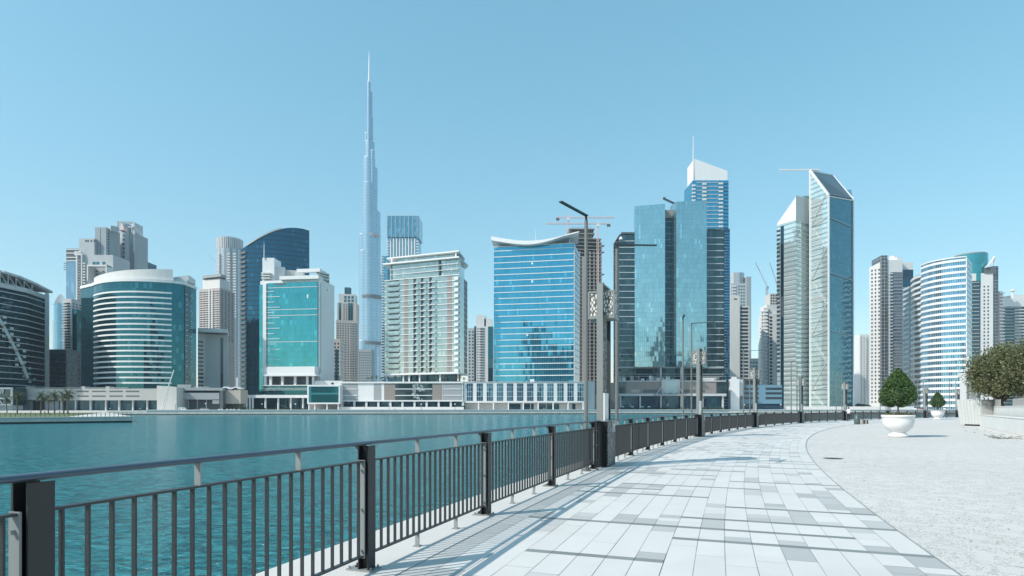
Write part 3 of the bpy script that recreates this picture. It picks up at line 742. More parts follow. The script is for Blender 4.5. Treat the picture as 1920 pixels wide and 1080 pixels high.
b.prism('teal_side', g_teal2, rect(P(134.2, 431), P(144, 431), 10), GZ, Z(580, 431)); b.done()

# ================================================================ E: banded drum building
D = 378
b = Bld('office_building', 'drum shaped teal office building with white horizontal bands and a white crown', 'office', 260, D)
fL, fA, fB, fC, fD_ = P(152, 384), P(176, 374), P(322, 366), P(345, 371), P(368, 386)
curve = arc(fA, fB, 9, 16)
zt = Z(531, 366)
b.prism('glass_facade', g_teal2, curve + [fC, fD_, P(366, 410), P(152, 410), fL], GZ, zt)
b.strips('floor_band', white, curve, rng(Z(718, 362), Z(547.5, 362), 17), .98, out=.35, back=.2)
b.bands('floor_band', white, P(348, 373), P(358, 380), 0, 1, rng(Z(716, 374), Z(552, 374), 17), .35, -.2, .4)
b.prism('dark_recess', g_dark, [P(346.5, 371.5), P(357.5, 378.5), P(358.5, 381), P(346, 374)], GZ, zt - .5)
b.strips('cornice', white, [fL] + curve + [fC, fD_], [zt + .9], 1.8, out=.6, back=6)
cr = arc(P(176, 375), P(324, 367), 8, 16)
b.prism('crown', white2, cr + [P(324, 385), P(176, 393)], zt + 1.8, 0, [Z(514 - 11 * (k / 16) ** .8, 364) for k in range(17)] + [Z(503, 364), Z(514, 364)])
b.prism('roof_box', white2, rect(P(325, 372), P(354, 374), 14), zt + 1.8, Z(518, 372), [Z(520, 372), Z(516, 374), Z(516, 374), Z(520, 372)])
b.prism('roof_fin', white2, [P(350, 371), P(366, 380), P(360, 388), P(348, 382)], Z(531.5, 374) + 1, Z(528.5, 374) + 1); b.done()

# ================================================================ F: pinkish tower, its low block
D = 520
b = Bld('apartment_tower', 'pinkish apartment tower with flat roof slab and window rows, left of the round pale tower', 'tower', 405, D)
a, c = P(373, D), P(412, D - 8); e = P(440, D + 14)
b.prism('wall', pink, [a, c, e, P(430, D + 30), P(375, D + 26)], GZ, Z(543, D))
b.prism('upper_wall', white2, [P(380, D + 2), P(412, D - 5), P(430, D + 8), P(425, D + 22), P(380, D + 22)], Z(543, D), Z(524, D))
b.prism('roof_slab', grey, [P(380, D), P(414, D - 8), P(424, D), P(420, D + 20), P(380, D + 20)], Z(522, D), Z(517, D))
b.grid('window', winm, a, c, .03, .97, Z(640, D), Z(546, D), 6, 22, .5, .55); b.grid('window', winm, c, e, .05, .95, Z(640, D), Z(546, D), 4, 22, .6, .6)
for u in (.62, .8): b.cuboid('pilaster', white2, a, c, u * 19, u * 19 + 1.2, GZ, Z(545, D), 0, .8)
b.bands('balcony', white2, a, c, 0, 1, rng(Z(640, D), Z(548, D), 22), .35, 0, .7); b.done()
D = 410
b = Bld('low_block', 'low white block with rounded wall and dark vertical slot between the two teal buildings', 'building', 400, D)
b.prism('wall', offw, [P(371, 400), P(385, 404), P(427, 408), P(428, 425), P(371, 420)], GZ, Z(628, D))
b.prism('roof_slab', white2, [P(371, 396), P(427, 402), P(429, 425), P(371, 420)], Z(626.5, D), Z(620, D))
b.cuboid('slot_window', winm, P(385, 404), P(427, 408), 9.5, 11.2, GZ + 1, Z(634, D), -.1, .12)
b.grid('balcony', winm, P(371, 400), P(383, 403.5), .0, .9, GZ + 10, Z(640, D), 1, 14, .9, .45, -.1, .25); b.done()
# ================================================================ G: round pale tower
D = 720
silver2 = glass('ribbed_silver', (.46, .50, .53), metal=.45, rough=.3, cw=2.2, ch=3.6, var=.12, mull=(.28, .3, .32), mw=.35, mh=.1, blind=0)
b = Bld('round_tower', 'round pale grey tower with ribbed cylinder crown behind the pinkish tower', 'tower', 431, D)
c0 = P(431, D)
b.mesh('shaft', silver2, lambda mb: mb.tube((c0.x, c0.y, GZ), (c0.x, c0.y, Z(470, D)), 15.3, n=32), smooth=False)
b.mesh('crown', lgrey, lambda mb: [mb.prism([(c0.x + 15 * math.cos(t) , c0.y + 15 * math.sin(t)), (c0.x + 15 * math.cos(t + .09), c0.y + 15 * math.sin(t + .09)), (c0.x + 13.6 * math.cos(t + .09), c0.y + 13.6 * math.sin(t + .09)), (c0.x + 13.6 * math.cos(t), c0.y + 13.6 * math.sin(t))], Z(470.5, D), Z(450, D)) for t in [2 * math.pi * k / 42 for k in range(42)]])
b.mesh('crown_core', silver2, lambda mb: mb.tube((c0.x, c0.y, Z(470, D)), (c0.x, c0.y, Z(449, D)), 13.8, n=28))
for px in (409, 429, 440):
    b.grid('balcony', white2, P(px - 3, D - 16), P(px + 3, D - 16), 0, 1, Z(600, D), Z(480, D), 1, 24, .9, .3, -1, .8)
b.done()
# ================================================================ H: dark blue curved tower
D = 480
b = Bld('glass_tower', 'tall dark blue glass tower with a roofline sweeping up in an arc', 'tower', 515, D)
n = 18; front = [P(451, D - 4), P(462, D - 8)] + arc(P(464, D - 8), P(580, D + 6), 5, n)[0:]
tops = []
for p in front:
    px = 960 + p.x * F / p.y
    f = max(0, (px - 452)) / (580 - 452)
    y = 468 - 41 * math.sin(min(1, f / .74) * math.pi / 2) ** 1.0 if f < .74 else 427 + 5.5 * ((f - .74) / .26) ** 2.2
    tops.append(Z(y, p.y))
bk = [P(578, D + 24), P(451, D + 24)]
b.prism('glass_facade', g_navy, front + bk, GZ, 0, tops + [tops[-1], tops[0]])
def rim(mb):
    for i in range(1, 12): mb.beam((front[i].x, front[i].y - .3, tops[i]), (front[i + 1].x, front[i + 1].y - .3, tops[i + 1]), 1.6, 1.0)
b.mesh('roof_rim', lgrey, rim)
b.grid('balcony', dgrey, P(451, D - 4.5), P(462, D - 8.5), 0, 1, GZ + 8, Z(474, D), 1, 32, .95, .5, -.2, .9); b.done()

# ================================================================ I: white framed teal building
D = 400
b = Bld('hotel_building', 'white framed building with large teal glass front and stepped white roof blocks', 'hotel', 550, D)
a, c = P(488, D), P(600, D - 6); d = (c - a).normalized()
body = rect(a, c, 22)
b.prism('wall', white, body, Z(741, D), Z(527, D))
LL = (c - a).length
gA, gB = a + d * LL * .135, a + d * LL * .965
b.prism('glass_front', g_teal, [gA + Vector((0, -.9)), gB + Vector((0, -.9)), gB + Vector((0, .2)), gA + Vector((0, .2))], Z(690, D), Z(532, D))
b.prism('side_glass', g_teal, [a + d * -.5 + Vector((0, -.5)), a + d * LL * .055 + Vector((0, -.5)), a + d * LL * .055 + Vector((0, .3)), a + d * -.5 + Vector((0, 1))], GZ, Z(534, D))
b.prism('white_pier', white, [a + d * LL * .06 + Vector((0, -1.6)), a + d * LL * .115 + Vector((0, -1.6)), a + d * LL * .115, a + d * LL * .06], Z(741, D), Z(532, D))
b.bands('floor_line', lgrey, gA + Vector((0, -.9)), gB + Vector((0, -.9)), 0, 1, [Z(y, D) for y in (541, 582, 593, 642)], .45, -.1, .15)
for k in range(15):
    z = Z(548 + 9.8 * k, D); b.cuboid('balcony', white, gA + Vector((0, -.9)), gB + Vector((0, -.9)), -2.2, 9 if k % 2 else 5, z - .16, z + .16, -.1, .5)
b.cuboid('sign_board', dgrey, gA + Vector((0, -.9)), gB + Vector((0, -.9)), 5, 13.5, Z(535.6, D), Z(533.2, D), -.1, .12)
b.cuboid('open_pane', white, gA + Vector((0, -.9)), gB + Vector((0, -.9)), 28.4, 29.3, Z(562, D), Z(555, D), -.1, .1)
# side wall with louvres
s0, s1 = body[1], body[1] + Vector((6.2, 9.5))
side = paint('shaded_side_render', (.50, .52, .53), .6, .08)  # white wall turned from the sun, its shade painted in as grey
b.prism('side_wall', side, [P(600, D - 5.9), P(615.5, D + 8), P(611, D + 24), P(596, D + 15)], GZ, Z(527, D))
b.cuboid('dark_strip', g_dark, P(600, D - 5.9), P(615.5, D + 8), .5, 2.6, Z(700, D), Z(533, D), -.1, .12)
b.prism('side_tower', white, [P(598, D - 3), P(612, D + 6), P(612, D + 20), P(598, D + 14)], Z(527, D) + .01, Z(506, D))
for y in (513, 518, 523): b.prism('louvre', white2, [P(594, D - 5), P(617.5, D + 4), P(617.5, D + 21), P(594, D + 16)], Z(y, D), Z(y - 2.2, D))
b.mesh('emblem', dgrey, lambda mb: mb.tube((X(611.2, D + 4.2), D + 3.8, Z(544, D + 4)), (X(611.2, D + 4.2) - .3, D + 4.6, Z(544, D + 4)), 1.15, n=16))
# roof pieces
b.prism('stair_tower', white, rect(P(492, D + 2), P(514, D + 2), 12), Z(527, D) + .01, Z(482, D))
for y in (513.5, 518, 523): b.prism('louvre', white2, rect(P(489.5, D - 1), P(506, D - 1), 3), Z(y, D), Z(y - 2.2, D))
b.prism('roof_block', white2, rect(P(514.2, D + 4), P(534, D + 6), 12), Z(527, D) + .02, Z(497, D))
b.prism('roof_block', offw, rect(P(534.5, D + 9), P(556, D + 11), 12), Z(527, D) + .02, Z(500, D))
b.prism('roof_block', white2, rect(P(553, D + 6), P(568, D + 7), 10), Z(527, D) + .02, Z(505, D))
b.prism('roof_beam', white, rect(P(556, D - 4), P(600, D - 6), 3), Z(513, D), Z(507, D))
b.prism('parapet', white, rect(P(524, D - 4.4), P(597, D - 7.6), 8), Z(527, D) + .02, Z(520.5, D))
b.mesh('mast', white, lambda mb: mb.tube((X(493.5, D), D + 1.5, Z(484, D)), (X(493.5, D), D + 1.5, Z(455, D)), .32, .18, n=8))
# lower part: white band, colonnade, glass storey, canopy with columns
b.cuboid('white_band', white, P(495, D - 9), P(592, D - 13), 0, 35.3, Z(705, D), Z(689.5, D), -6, 0)
b.cuboid('cornice', white, P(494, D - 9.5), P(594, D - 13.5), 0, 36.6, Z(706.8, D), Z(704, D), -7, .5)
b.prism('loggia_back', dgrey, rect(P(494, D - 3), P(584, D - 6), 1.5), Z(723, D), Z(705, D))
for px in (497, 507, 529, 553, 576, 587): b.cuboid('column', white, P(px - 2.1, D - 9), P(px + 2.1, D - 9), 0, 1.5, Z(723, D), Z(706, D), -1.5, 0)
b.prism('loggia_floor', white2, rect(P(492, D - 10), P(590, D - 14), 8), Z(724.5, D), Z(723, D))
b.prism('glass_storey', g_teal2, rect(P(491, D - 9.2), P(578, D - 12.4), 8), Z(740, D), Z(724.6, D))
b.bands('floor_line', lgrey, P(491, D - 9.2), P(578, D - 12.4), 0, 1, [Z(729, D), Z(732, D)], .3, -.1, .2)
b.done()
D = 388
b = Bld('canopy_pavilion', 'white flat canopy on round columns with blue glass behind, below the teal building', 'canopy', 515, D)
b.prism('roof', white, rect(P(456, D), P(578, D - 2), 12), Z(746, D), Z(740.5, D))
for px in (461, 467, 472.5, 496.5, 520.5, 544, 567): 
    b.mesh('column', white, lambda mb, px=px: mb.tube((X(px, D), D + 1.2, GZ + .4), (X(px, D), D + 1.2, Z(746, D) + .01), .62, n=12))
b.prism('glass_wall', g_street, rect(P(476, D + 9), P(580, D + 9), 2), GZ, Z(746, D)); b.done()
D = 380
b = Bld('glass_pavilion', 'teal glazed box in a thick white frame at the left end of the long mall', 'building', 608, D)
a, c = P(576, D), P(637, D)
b.prism('wall', white, rect(a, c, 14), Z(757.5, D), Z(722, D))
b.cuboid('glass_front', g_teal, a, c, 1.0, 20.3, Z(754.8, D), Z(724.6, D), -.2, .06)
b.prism('roof_room', white2, rect(P(590, D + 10), P(642, D + 10), 8), Z(722, D), Z(712.5, D))
b.cuboid('window', winm, P(590, D + 10), P(642, D + 10), 11, 12.7, Z(719.5, D), Z(716, D), -.1, .1)
for px in (579, 590, 613, 634): b.cuboid('column', white, P(px - 1, D + 1), P(px + 1, D + 1), 0, .7, GZ + .5, Z(757.5, D), -1, 0)
b.prism('rear_wall', offw, rect(P(578, D + 12), P(637, D + 12), 1), GZ, Z(757, D)); b.done()
# ================================================================ J: beige towers around the giant tower
b = resi('apartment_tower', 'beige apartment tower with teal window stripes and small top room, beside the giant spire', 630, 671, 650, 600, 26, beige, 8, 36, fw=.5, fh=.5, Dr=655, finish=False, side=0)
D = 650
b.prism('upper_wall', beige, rect(P(632, D + 3), P(668, D + 5), 20), b.z1, Z(566, D)); b.grid('window', winm, P(632, D + 3), P(668, D + 5), .3, .56, b.z1, Z(568, D), 2, 10, .55, .5)
b.prism('upper_wall', offw, rect(P(635, D + 6), P(666, D + 8), 16), Z(566, D), Z(549, D)); b.grid('window', win_teal, P(635, D + 6), P(666, D + 8), .3, .95, Z(565, D), Z(552, D), 3, 2, .7, .8)
for u0, u1 in ((.09, .2), (.56, .66), (.68, .8)): L = 21.5; b.cuboid('glass_stripe', win_teal, P(632, D + 3), P(668, D + 5), u0 * L, u1 * L, b.z1, Z(567, D), -.1, .2)
b.prism('top_room', g_grey, rect(P(646, D + 8), P(656, D + 8), 6), Z(549, D), Z(536, D)); b.bands('balcony', offw, P(630, D), P(671, 655), .62, .95, rng(GZ + 3, b.z1 - 3, 34), .6, 0, .9); b.done()
b = resi('apartment_block', 'lower beige block with blue glass strips, right of the white framed building', 613, 638, 560, 636, 16, beige, 4, 18, finish=False, side=3, cat='building')
b.cuboid('glass_stripe', win_teal, P(613, 560), P(638, 560), 2.2, 4.2, GZ, Z(645, 560), 0, .4); b.cuboid('glass_stripe', win_teal, P(613, 560), P(638, 560), 8, 10.5, GZ, Z(655, 560), 0, .4); b.done()
b = resi('apartment_block', 'blue grey block with window rows at the foot of the giant spire', 672, 696, 720, 655, 16, gw2, 6, 22, win=win_teal, finish=False, cat='building', side=0); b.done()
# ================================================================ K: giant stepped tower
D = 1363
b = Bld('skyscraper', 'giant stepped silver skyscraper with needle spire rising far above all others', 'skyscraper', 693, D)
def tier(cx, r, ytop, dy, r_m=None):
    x = X(cx, D); rr = r * D / F
    b.mesh('tier', g_silver, lambda mb: mb.tube((x, D + dy, GZ), (x, D + dy, Z(ytop, D)), rr, n=28, caps=True))
    b.mesh('tier_cap', lgrey, lambda mb: mb.tube((x, D + dy, Z(ytop, D) - .01), (x, D + dy, Z(ytop, D) + 2.5), rr * .9, rr * .86, n=20))
for t in [(691.6, 3.2, 155, 0), (694.8, 2.6, 172, 4), (690.4, 4.0, 200, 6), (692.4, 6.0, 219, 6), (686.0, 4.2, 247, 10), (691.6, 9.0, 265, 8), (698.0, 4.2, 283, 2), (690.2, 11.4, 295, 9), (695.4, 10.2, 313, 12),
          (690.0, 12.2, 343, 8), (692.8, 12.4, 372, 14), (700.5, 9.8, 395, 16), (679.5, 9.6, 438, 14), (694.5, 15.5, 420, 20), (684.0, 12.6, 470, 10), (706.4, 8.8, 512, 24), (693, 20.0, 560, 30), (681, 10, 640, 0), (708, 9, 650, 14)]: tier(*t)
b.mesh('spire', metal_w, lambda mb: (mb.tube((X(692, D), D, Z(156, D)), (X(692, D), D, Z(128, D)), 2.4, 1.5, n=10), mb.tube((X(692, D), D, Z(128, D)), (X(692, D), D, Z(96, D)), 1.3, .35, n=8)))
for (y, cx, r) in ((344, 691.3, 13.2), (440, 694, 16.4), (556, 693, 20.5), (643, 693, 20.6)):
    b.mesh('mechanical_floor', dgrey if y > 500 else grey, lambda mb: mb.tube((X(cx, D), D + 14, Z(y + 2.5, D)), (X(cx, D), D + 14, Z(y - 2.5, D)), r * D / F, n=30))
b.done()
# ================================================================ L: blue tower with fins
D = 780
b = Bld('glass_tower', 'blue glass tower with white vertical fins and jagged glass crown behind the mint apartment block', 'tower', 755, D)
a, c = P(727, D), P(783, D)
tb = glass('steel_blue_glass', (.17, .36, .45), metal=.8, cw=2.4, ch=4, var=.22, mull=(.1, .2, .26))
b.prism('glass_facade', tb, rect(a, c, 30), GZ, Z(412, D)); b.prism('crown', tb, rect(P(725.5, D - 2), P(785, D - 2), 34), Z(445, D), Z(405.5, D))
for k in range(8): b.mesh('crown_fin', lgrey, lambda mb: mb.beam((X(727 + 8 * k, D), D - 3, Z(447, D)), (X(727 + 8 * k, D), D - 3, Z(401 if k not in (0, 7) else 404, D)), .45))
for k in range(9): b.cuboid('white_fin', white2, a, c, 3 + k * 4.0, 4.7 + k * 4.0, Z(520, D), Z(447, D), -.1, 1.0)
b.grid('balcony', white2, a, c, -.03, .04, GZ + 100, Z(450, D), 1, 34, .95, .35, 0, 1.5); b.grid('balcony', white2, a, c, .95, 1.03, GZ + 150, Z(450, D), 1, 20, .95, .35, 0, 1.5)
b.prism('side_wing', tb, rect(P(716, D - 6), P(727, D - 6), 20), GZ, Z(482, D)); b.grid('balcony', lgrey, P(715, D - 6), P(722, D - 6), 0, .8, GZ + 20, Z(484, D), 1, 50, .9, .35, 0, 1.5); b.done()
# ================================================================ M: mint apartment block on columns
D = 412
b = Bld('apartment_building', 'broad mint glass apartment block with white balcony slabs and overhanging roof', 'apartment block', 800, D)
a, c = P(721, D + 8), P(862, D - 12); d = (c - a).normalized(); n_ = Vector((d.y, -d.x)); LL = (c - a).length
zb, zt, zr = Z(700, D), Z(522, D), Z(492, D)
e = P(876, D + 12)
b.prism('glass_facade', g_mint, [a, c, e, e + Vector((-4, 12)), a + Vector((4, 28))], zb, zt + .2)
a2 = a + d * 4 - n_ * 1.2
b.prism('upper_facade', g_mint, [a2, c - d * .5 - n_ * 1.2, e + Vector((-2, 0)), e + Vector((-6, 10)), a2 + Vector((0, 24))], zt + .2, zr)
b.prism('roof_slab', white, [a - d * .5 + n_ * 1.5, c + n_ * 1.5, e + Vector((.8, 0)), e + Vector((-4, 14)), a + Vector((2, 26))], zr, zr + 1.0)
b.prism('penthouse_glass', g_mint, [a + d * 9 - n_ * 3, c - d * 4 - n_ * 3, e + Vector((-8, 0)), a + d * 9 + Vector((0, 20))], zr + 1.01, zr + 4.4)
b.prism('top_slab', white, [a + d * 1.5 - n_ * .5, c - d * .6 + n_ * .2, e + Vector((-1.6, -2)), e + Vector((-5, 12)), a + d * 1.5 + Vector((2, 24))], zr + 4.4, zr + 5.3)
for u in (.09, .94): b.cuboid('roof_post', white, a, c, LL * u, LL * u + .8, zr + 1, zr + 4.4, -1.2, -.4)
nf = 17; fh = (zt - zb) / nf
for k in range(nf + 1):
    z = zb + fh * k
    b.cuboid('floor_slab', white, a, c, 0, LL, z - .22, z + .22, -.2, .5)
    if k < nf:
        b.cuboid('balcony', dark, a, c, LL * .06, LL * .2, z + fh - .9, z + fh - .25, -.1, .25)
        b.cuboid('balcony_front', g_mint, a, c, LL * .04, LL * .21, z + .2, z + 1.3, .6, 1.0)
        for u in (.42, .52, .63):
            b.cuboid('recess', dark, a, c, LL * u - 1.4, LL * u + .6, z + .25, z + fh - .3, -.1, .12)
            b.cuboid('balcony_slab', white, a, c, LL * u - 1.6, LL * u + (3.4 if u < .6 else 4.2), z - .18, z + .2, .45, 1.6)
            b.cuboid('balcony_front', g_mint, a, c, LL * u + .7, LL * u + (3.2 if u < .6 else 4.0), z + .2, z + 1.3, 1.35, 1.5)
        b.cuboid('panel', brown, a, c, LL * .27, LL * .325, z + .22, z + fh - .22, -.1, .08)
        b.cuboid('panel', brown, a, c, LL * .84, LL * .9, z + .22, z + fh - .22, -.1, .08)
        b.cuboid('corner_balcony', white, a, c, LL * .945, LL * .995, z + .1, z + 2.1, .3, 2.0)
        b.cuboid('panel', brown, c, e, 14, 24.5, z + .2, z + fh - .2, -.1, .08)
for k in (1, 2): b.cuboid('floor_slab', white, a2, c, 0, LL - 5, zt + .2 + (zr - zt) * k / 3 - .15, zt + .2 + (zr - zt) * k / 3 + .2, -.5, .35)
b.cuboid('dark_slot', dark, a2, c, LL * .66, LL * .68, zt - 1, zr - .4, -1, .15); b.cuboid('dark_slot', dark, a2, c, .9, 1.7, zt, zr, -1, .15)
# open ground storey on columns
b.prism('soffit', white, [a - d * 2 + n_ * 2, c + n_ * 2, e + Vector((.5, 0)), a + Vector((-2, 26))], zb - 1.0, zb)
b.prism('lobby_glass', g_dark, [a + d * 10 - n_ * 6, c - d * 6 - n_ * 6, c - d * 6 - n_ * 14, a + d * 10 - n_ * 14], Z(716, D), zb - 1)
for u in (.02, .25, .33, .47, .74, .97): b.cuboid('column', white2, a, c, LL * u, LL * u + .9, Z(716, D), zb - 1.0, -.8, .1)
b.done()
# towers in the gap right of it
b = resi('apartment_tower', 'hazy teal sided tower right of the mint apartment block', 877, 896, 640, 615, 20, gw, 3, 24, finish=False, side=0); b.prism('glass_side', g_grey, rect(P(889, 638), P(897, 638), 10), GZ, Z(612, 640)); b.done()
b = Bld('apartment_tower', 'white stepped tower with balcony column, left of the blue office block', 'tower', 908, 600); D = 600
b.prism('wall', white2, rect(P(893, D), P(925, D), 22), GZ, Z(612, D)); b.prism('roof_block', white2, rect(P(893, D + 2), P(911, D + 2), 14), Z(612, D), Z(590, D)); b.prism('roof_block', white2, rect(P(908, D + 2), P(922, D + 2), 14), Z(612, D), Z(597, D))
b.grid('balcony', dgrey, P(893, D), P(925, D), .2, .5, GZ + 4, Z(614, D), 1, 30, .9, .45, -.1, .5); b.cuboid('glass_stripe', g_teal2, P(893, D), P(925, D), 12, 17, GZ, Z(612, D), -.1, .2); b.grid('window', winm, P(893, D), P(925, D), .02, .2, GZ + 4, Z(614, D), 2, 30, .5, .5); b.done()
# ================================================================ N: bright blue building with swept roof
D = 408
b = Bld('office_building', 'bright blue glass office block with white floor lines and an upswept white roof', 'office', 1003, D)
a, c = P(926, D + 6), P(1076, D - 4); LL = (c - a).length; d = (c - a).normalized(); n_ = Vector((d.y, -d.x))
e = P(1086, D + 22)
zt = Z(459, D)
b.prism('glass_facade', g_blue, [a, c, e, e + Vector((-10, 12)), a + Vector((4, 30))], GZ, zt)
b.bands('floor_line', white, a, c, 0, 1, rng(Z(704, D), Z(467, D), 21), .5, -.2, .28)
b.bands('roof_line', white, a, c, 0, 1, [zt], .5, -.2, .4)
dk = glass('deep_blue_glass', (.03, .10, .18), metal=.8, cw=1.6, ch=4.2, var=.4); e_ = e
b.cuboid('side_glass', dk, c, e, .3, 24, GZ, zt - .3, -.1, .12); b.bands('side_line', grey, c, e, .02, .95, rng(Z(700, D), Z(470, D), 20), .3, 0, .3)
b.cuboid('corner_fin', lgrey, c, e, 0, 1.0, GZ, zt + .2, -.2, .5)
for (px, py) in ((997, 492), (997, 526), (988, 626)):
    u = (px - 926) / 150 * LL; b.cuboid('open_pane', white, a, c, u, u + 1.3, Z(py + 3, D), Z(py - 1, D), -.1, .15)
def swept(mb):
    N_ = 16; prevA = None
    for k in range(N_ + 1):
        f = k / N_; px = 921 + 165 * f; y = 452.5 + 8.5 * math.sin(min(1, f * 1.25) * math.pi * .9) - 17.5 * max(0, (f - .35) / .65) ** 1.7
        y2 = 445.5 + 10.5 * math.sin(min(1, f * 1.1) * math.pi * .75) - 17 * max(0, (f - .3) / .7) ** 1.5
        Dd = D + 6 - 14 * f
        A = Vector((X(px, Dd - 3), Dd - 3, Z(y, Dd))); Bk = Vector((X(px, Dd - 3) + 2, Dd + 22, Z(y, Dd) - .8))
        A2 = Vector((A.x, A.y, Z(y2, Dd))); B2 = Vector((Bk.x, Bk.y, Z(y2, Dd) - .8))
        if prevA:
            pa, pa2, pb, pb2 = prevA
            mb.face([pa, A, A2, pa2]); mb.face([pa2, A2, B2, pb2]); mb.face([pb, Bk, A, pa]); mb.face([pb2, B2, Bk, pb])
        else: mb.face([A, A2, B2, Bk])
        prevA = (A, A2, Bk, B2)
    pa, pa2, pb, pb2 = prevA; mb.face([pa, pb, pb2, pa2])
b.mesh('swept_roof', white, swept)
for u in (.04, .26, .5, .76, .94): b.cuboid('roof_post', white, a, c, LL * u, LL * u + .8, zt, zt + (1.5 if u < .7 else 4), -2.5, -1.7)
b.mesh('roof_mast', metal_w, lambda mb: mb.tube((X(1005, D), D + 8, zt), (X(1005, D), D + 8, Z(423, D)), .2, .1, n=6)); b.done()
# ================================================================ O: tower under construction, cranes
D = 560
b = Bld('construction_tower', 'unfinished concrete tower of bare floors behind the bright blue block', 'tower', 1098, D)
a, c = P(1064, D), P(1128, D + 4); LL = (c - a).length
b.prism('core', dark, rect(a + Vector((1, 1.5)), c + Vector((-1, 1.5)), 20), GZ, Z(444, D))
zs = rng(GZ + 4, Z(446, D), 46)
for z in zs: b.cuboid('floor_slab', conc, a, c, 0, LL, z - .28, z + .28, -22, .2)
for k, u in enumerate((.02, .14, .24, .36, .52, .66, .78, .9, .99)):
    b.cuboid('column', conc, a, c, LL * u - .5, LL * u + .5, GZ, Z(470 if k < 8 else 452, D), -1.5, -.1)
b.cuboid('wall_strip', lgrey, a, c, LL * .2, LL * .24, GZ, Z(500, D), -.2, .6); b.cuboid('wall_strip', conc, a, c, LL * .42, LL * .5, GZ, Z(480, D), -.2, .3)
b.prism('lift_core', conc, rect(P(1068, D + 6), P(1110, D + 8), 12), Z(446, D), Z(434, D)); b.prism('lift_core', dgrey, rect(P(1072, D + 6), P(1113, D + 6), 14), Z(434, D), Z(426, D))
for z in (Z(436, D), Z(427, D)): b.cuboid('floor_slab', conc, P(1066, D + 4), P(1116, D + 4), 0, 25, z - .3, z + .3, -16, 1)
for k in range(9): b.cuboid('formwork_post', dgrey, P(1074, D + 5), P(1110, D + 5), k * 2.1, k * 2.1 + .35, Z(426, D), Z(422, D), -.5, 0)
for k, y in enumerate((458, 470, 512, 529, 600)): b.cuboid('loading_deck', dgrey, a, c, LL, LL + 3.2, Z(y, D), Z(y, D) + .5, -6, -1)
b.done()
pinkl = paint('pale_red_steel', (.9, .72, .72), .5, .05)
def crane(label, px, D, base, ytop, jibL, jibR, yj, mat, luff=None):
    root = empty('tower_crane', (X(px, D), D, Z(base, D)), label, 'crane', None); x = X(px, D); wd = 1.7
    mb = MB()
    for sx in (-1, 1):
        for sy in (-1, 1): mb.beam((x + sx * wd / 2, D + sy * wd / 2, Z(base, D)), (x + sx * wd / 2, D + sy * wd / 2, Z(ytop, D)), .28)
    z = Z(base, D); k = 0
    while z < Z(ytop, D) - 2:
        s = 1 if k % 2 else -1
        mb.beam((x - s * wd / 2, D - wd / 2, z), (x + s * wd / 2, D - wd / 2, z + 2), .2); mb.beam((x - wd / 2, D + s * wd / 2, z), (x - wd / 2, D - s * wd / 2, z + 2), .2); z += 2; k += 1
    mb.build('mast', mat, root)
    zj = Z(yj, D); mb = MB()
    if luff:
        tip = Vector((X(luff[0], D), D, Z(luff[1], D))); st = Vector((x, D, zj))
        for o in ((0, -.6), (0, .6), (.9, 0)): mb.beam(st + Vector((o[0], o[1], 0)), tip + Vector((o[0] * .4, o[1] * .4, 0)), .2)
        for k in range(16):
            p = st.lerp(tip, k / 16); q = st.lerp(tip, (k + 1) / 16); s = .6 if k % 2 else -.6; mb.beam(p + Vector((0, s, 0)), q + Vector((0, -s, 0)), .1)
        mb.build('jib', mat, root)
    else:
        for xl, xr, h in ((X(jibL, D), x, 1.0), (x, X(jibR, D), 1.0)):
            mb.beam((xl, D - .6, zj), (xr, D - .6, zj), .3); mb.beam((xl, D + .6, zj), (xr, D + .6, zj), .3); mb.beam((xl, D, zj + h), (xr, D, zj + h), .3)
            n = int(abs(xr - xl) / 1.6)
            for k in range(n):
                p = xl + (xr - xl) * k / n; q = xl + (xr - xl) * (k + 1) / n; mb.beam((p, D - .6, zj), (q, D, zj + h), .16)
        mb.beam((x, D, zj), (x, D, zj + 5), .5); mb.build('jib', mat, root)
        short = jibL if abs(jibL - px) < abs(jibR - px) else jibR
        mb = MB(); xs = X(short, D); mb.box(min(xs, xs + 1) - .2, xs + 3 if short < px else xs + .2, D - .9, D + .9, zj - 2.4, zj - .2) if short < px else mb.box(xs - 3, xs + .2, D - .9, D + .9, zj - 2.4, zj - .2)
        mb.build('counterweight', dgrey, root)
    mb = MB(); mb.box(x - 1.3, x + 1.1, D - 2.4, D - .9, zj - 3, zj - .6); mb.build('cab', metal_w, root)
    return root
crane('tower crane on the left of the unfinished tower, its long jib pointing right', 1065, 562, 445, 410, 1043, 1152, 408.5, pinkst)
crane('tower crane rising up the right side of the unfinished tower, jib pointing left', 1121, 553, 716, 424, 1025, 1144, 420, pinkst)
crane('small luffing crane left of the round pale tower', 408, 760, 600, 500, 0, 0, 496, lgrey, luff=(390, 477))
crane('left one of two pink luffing cranes above the white apartment tower', 1438, 640, 600, 540, 0, 0, 537, pinkl, luff=(1416, 492))
crane('right one of two pink luffing cranes, half behind the slanted twin tower', 1459, 640, 600, 545, 0, 0, 542, pinkl, luff=(1443, 492))
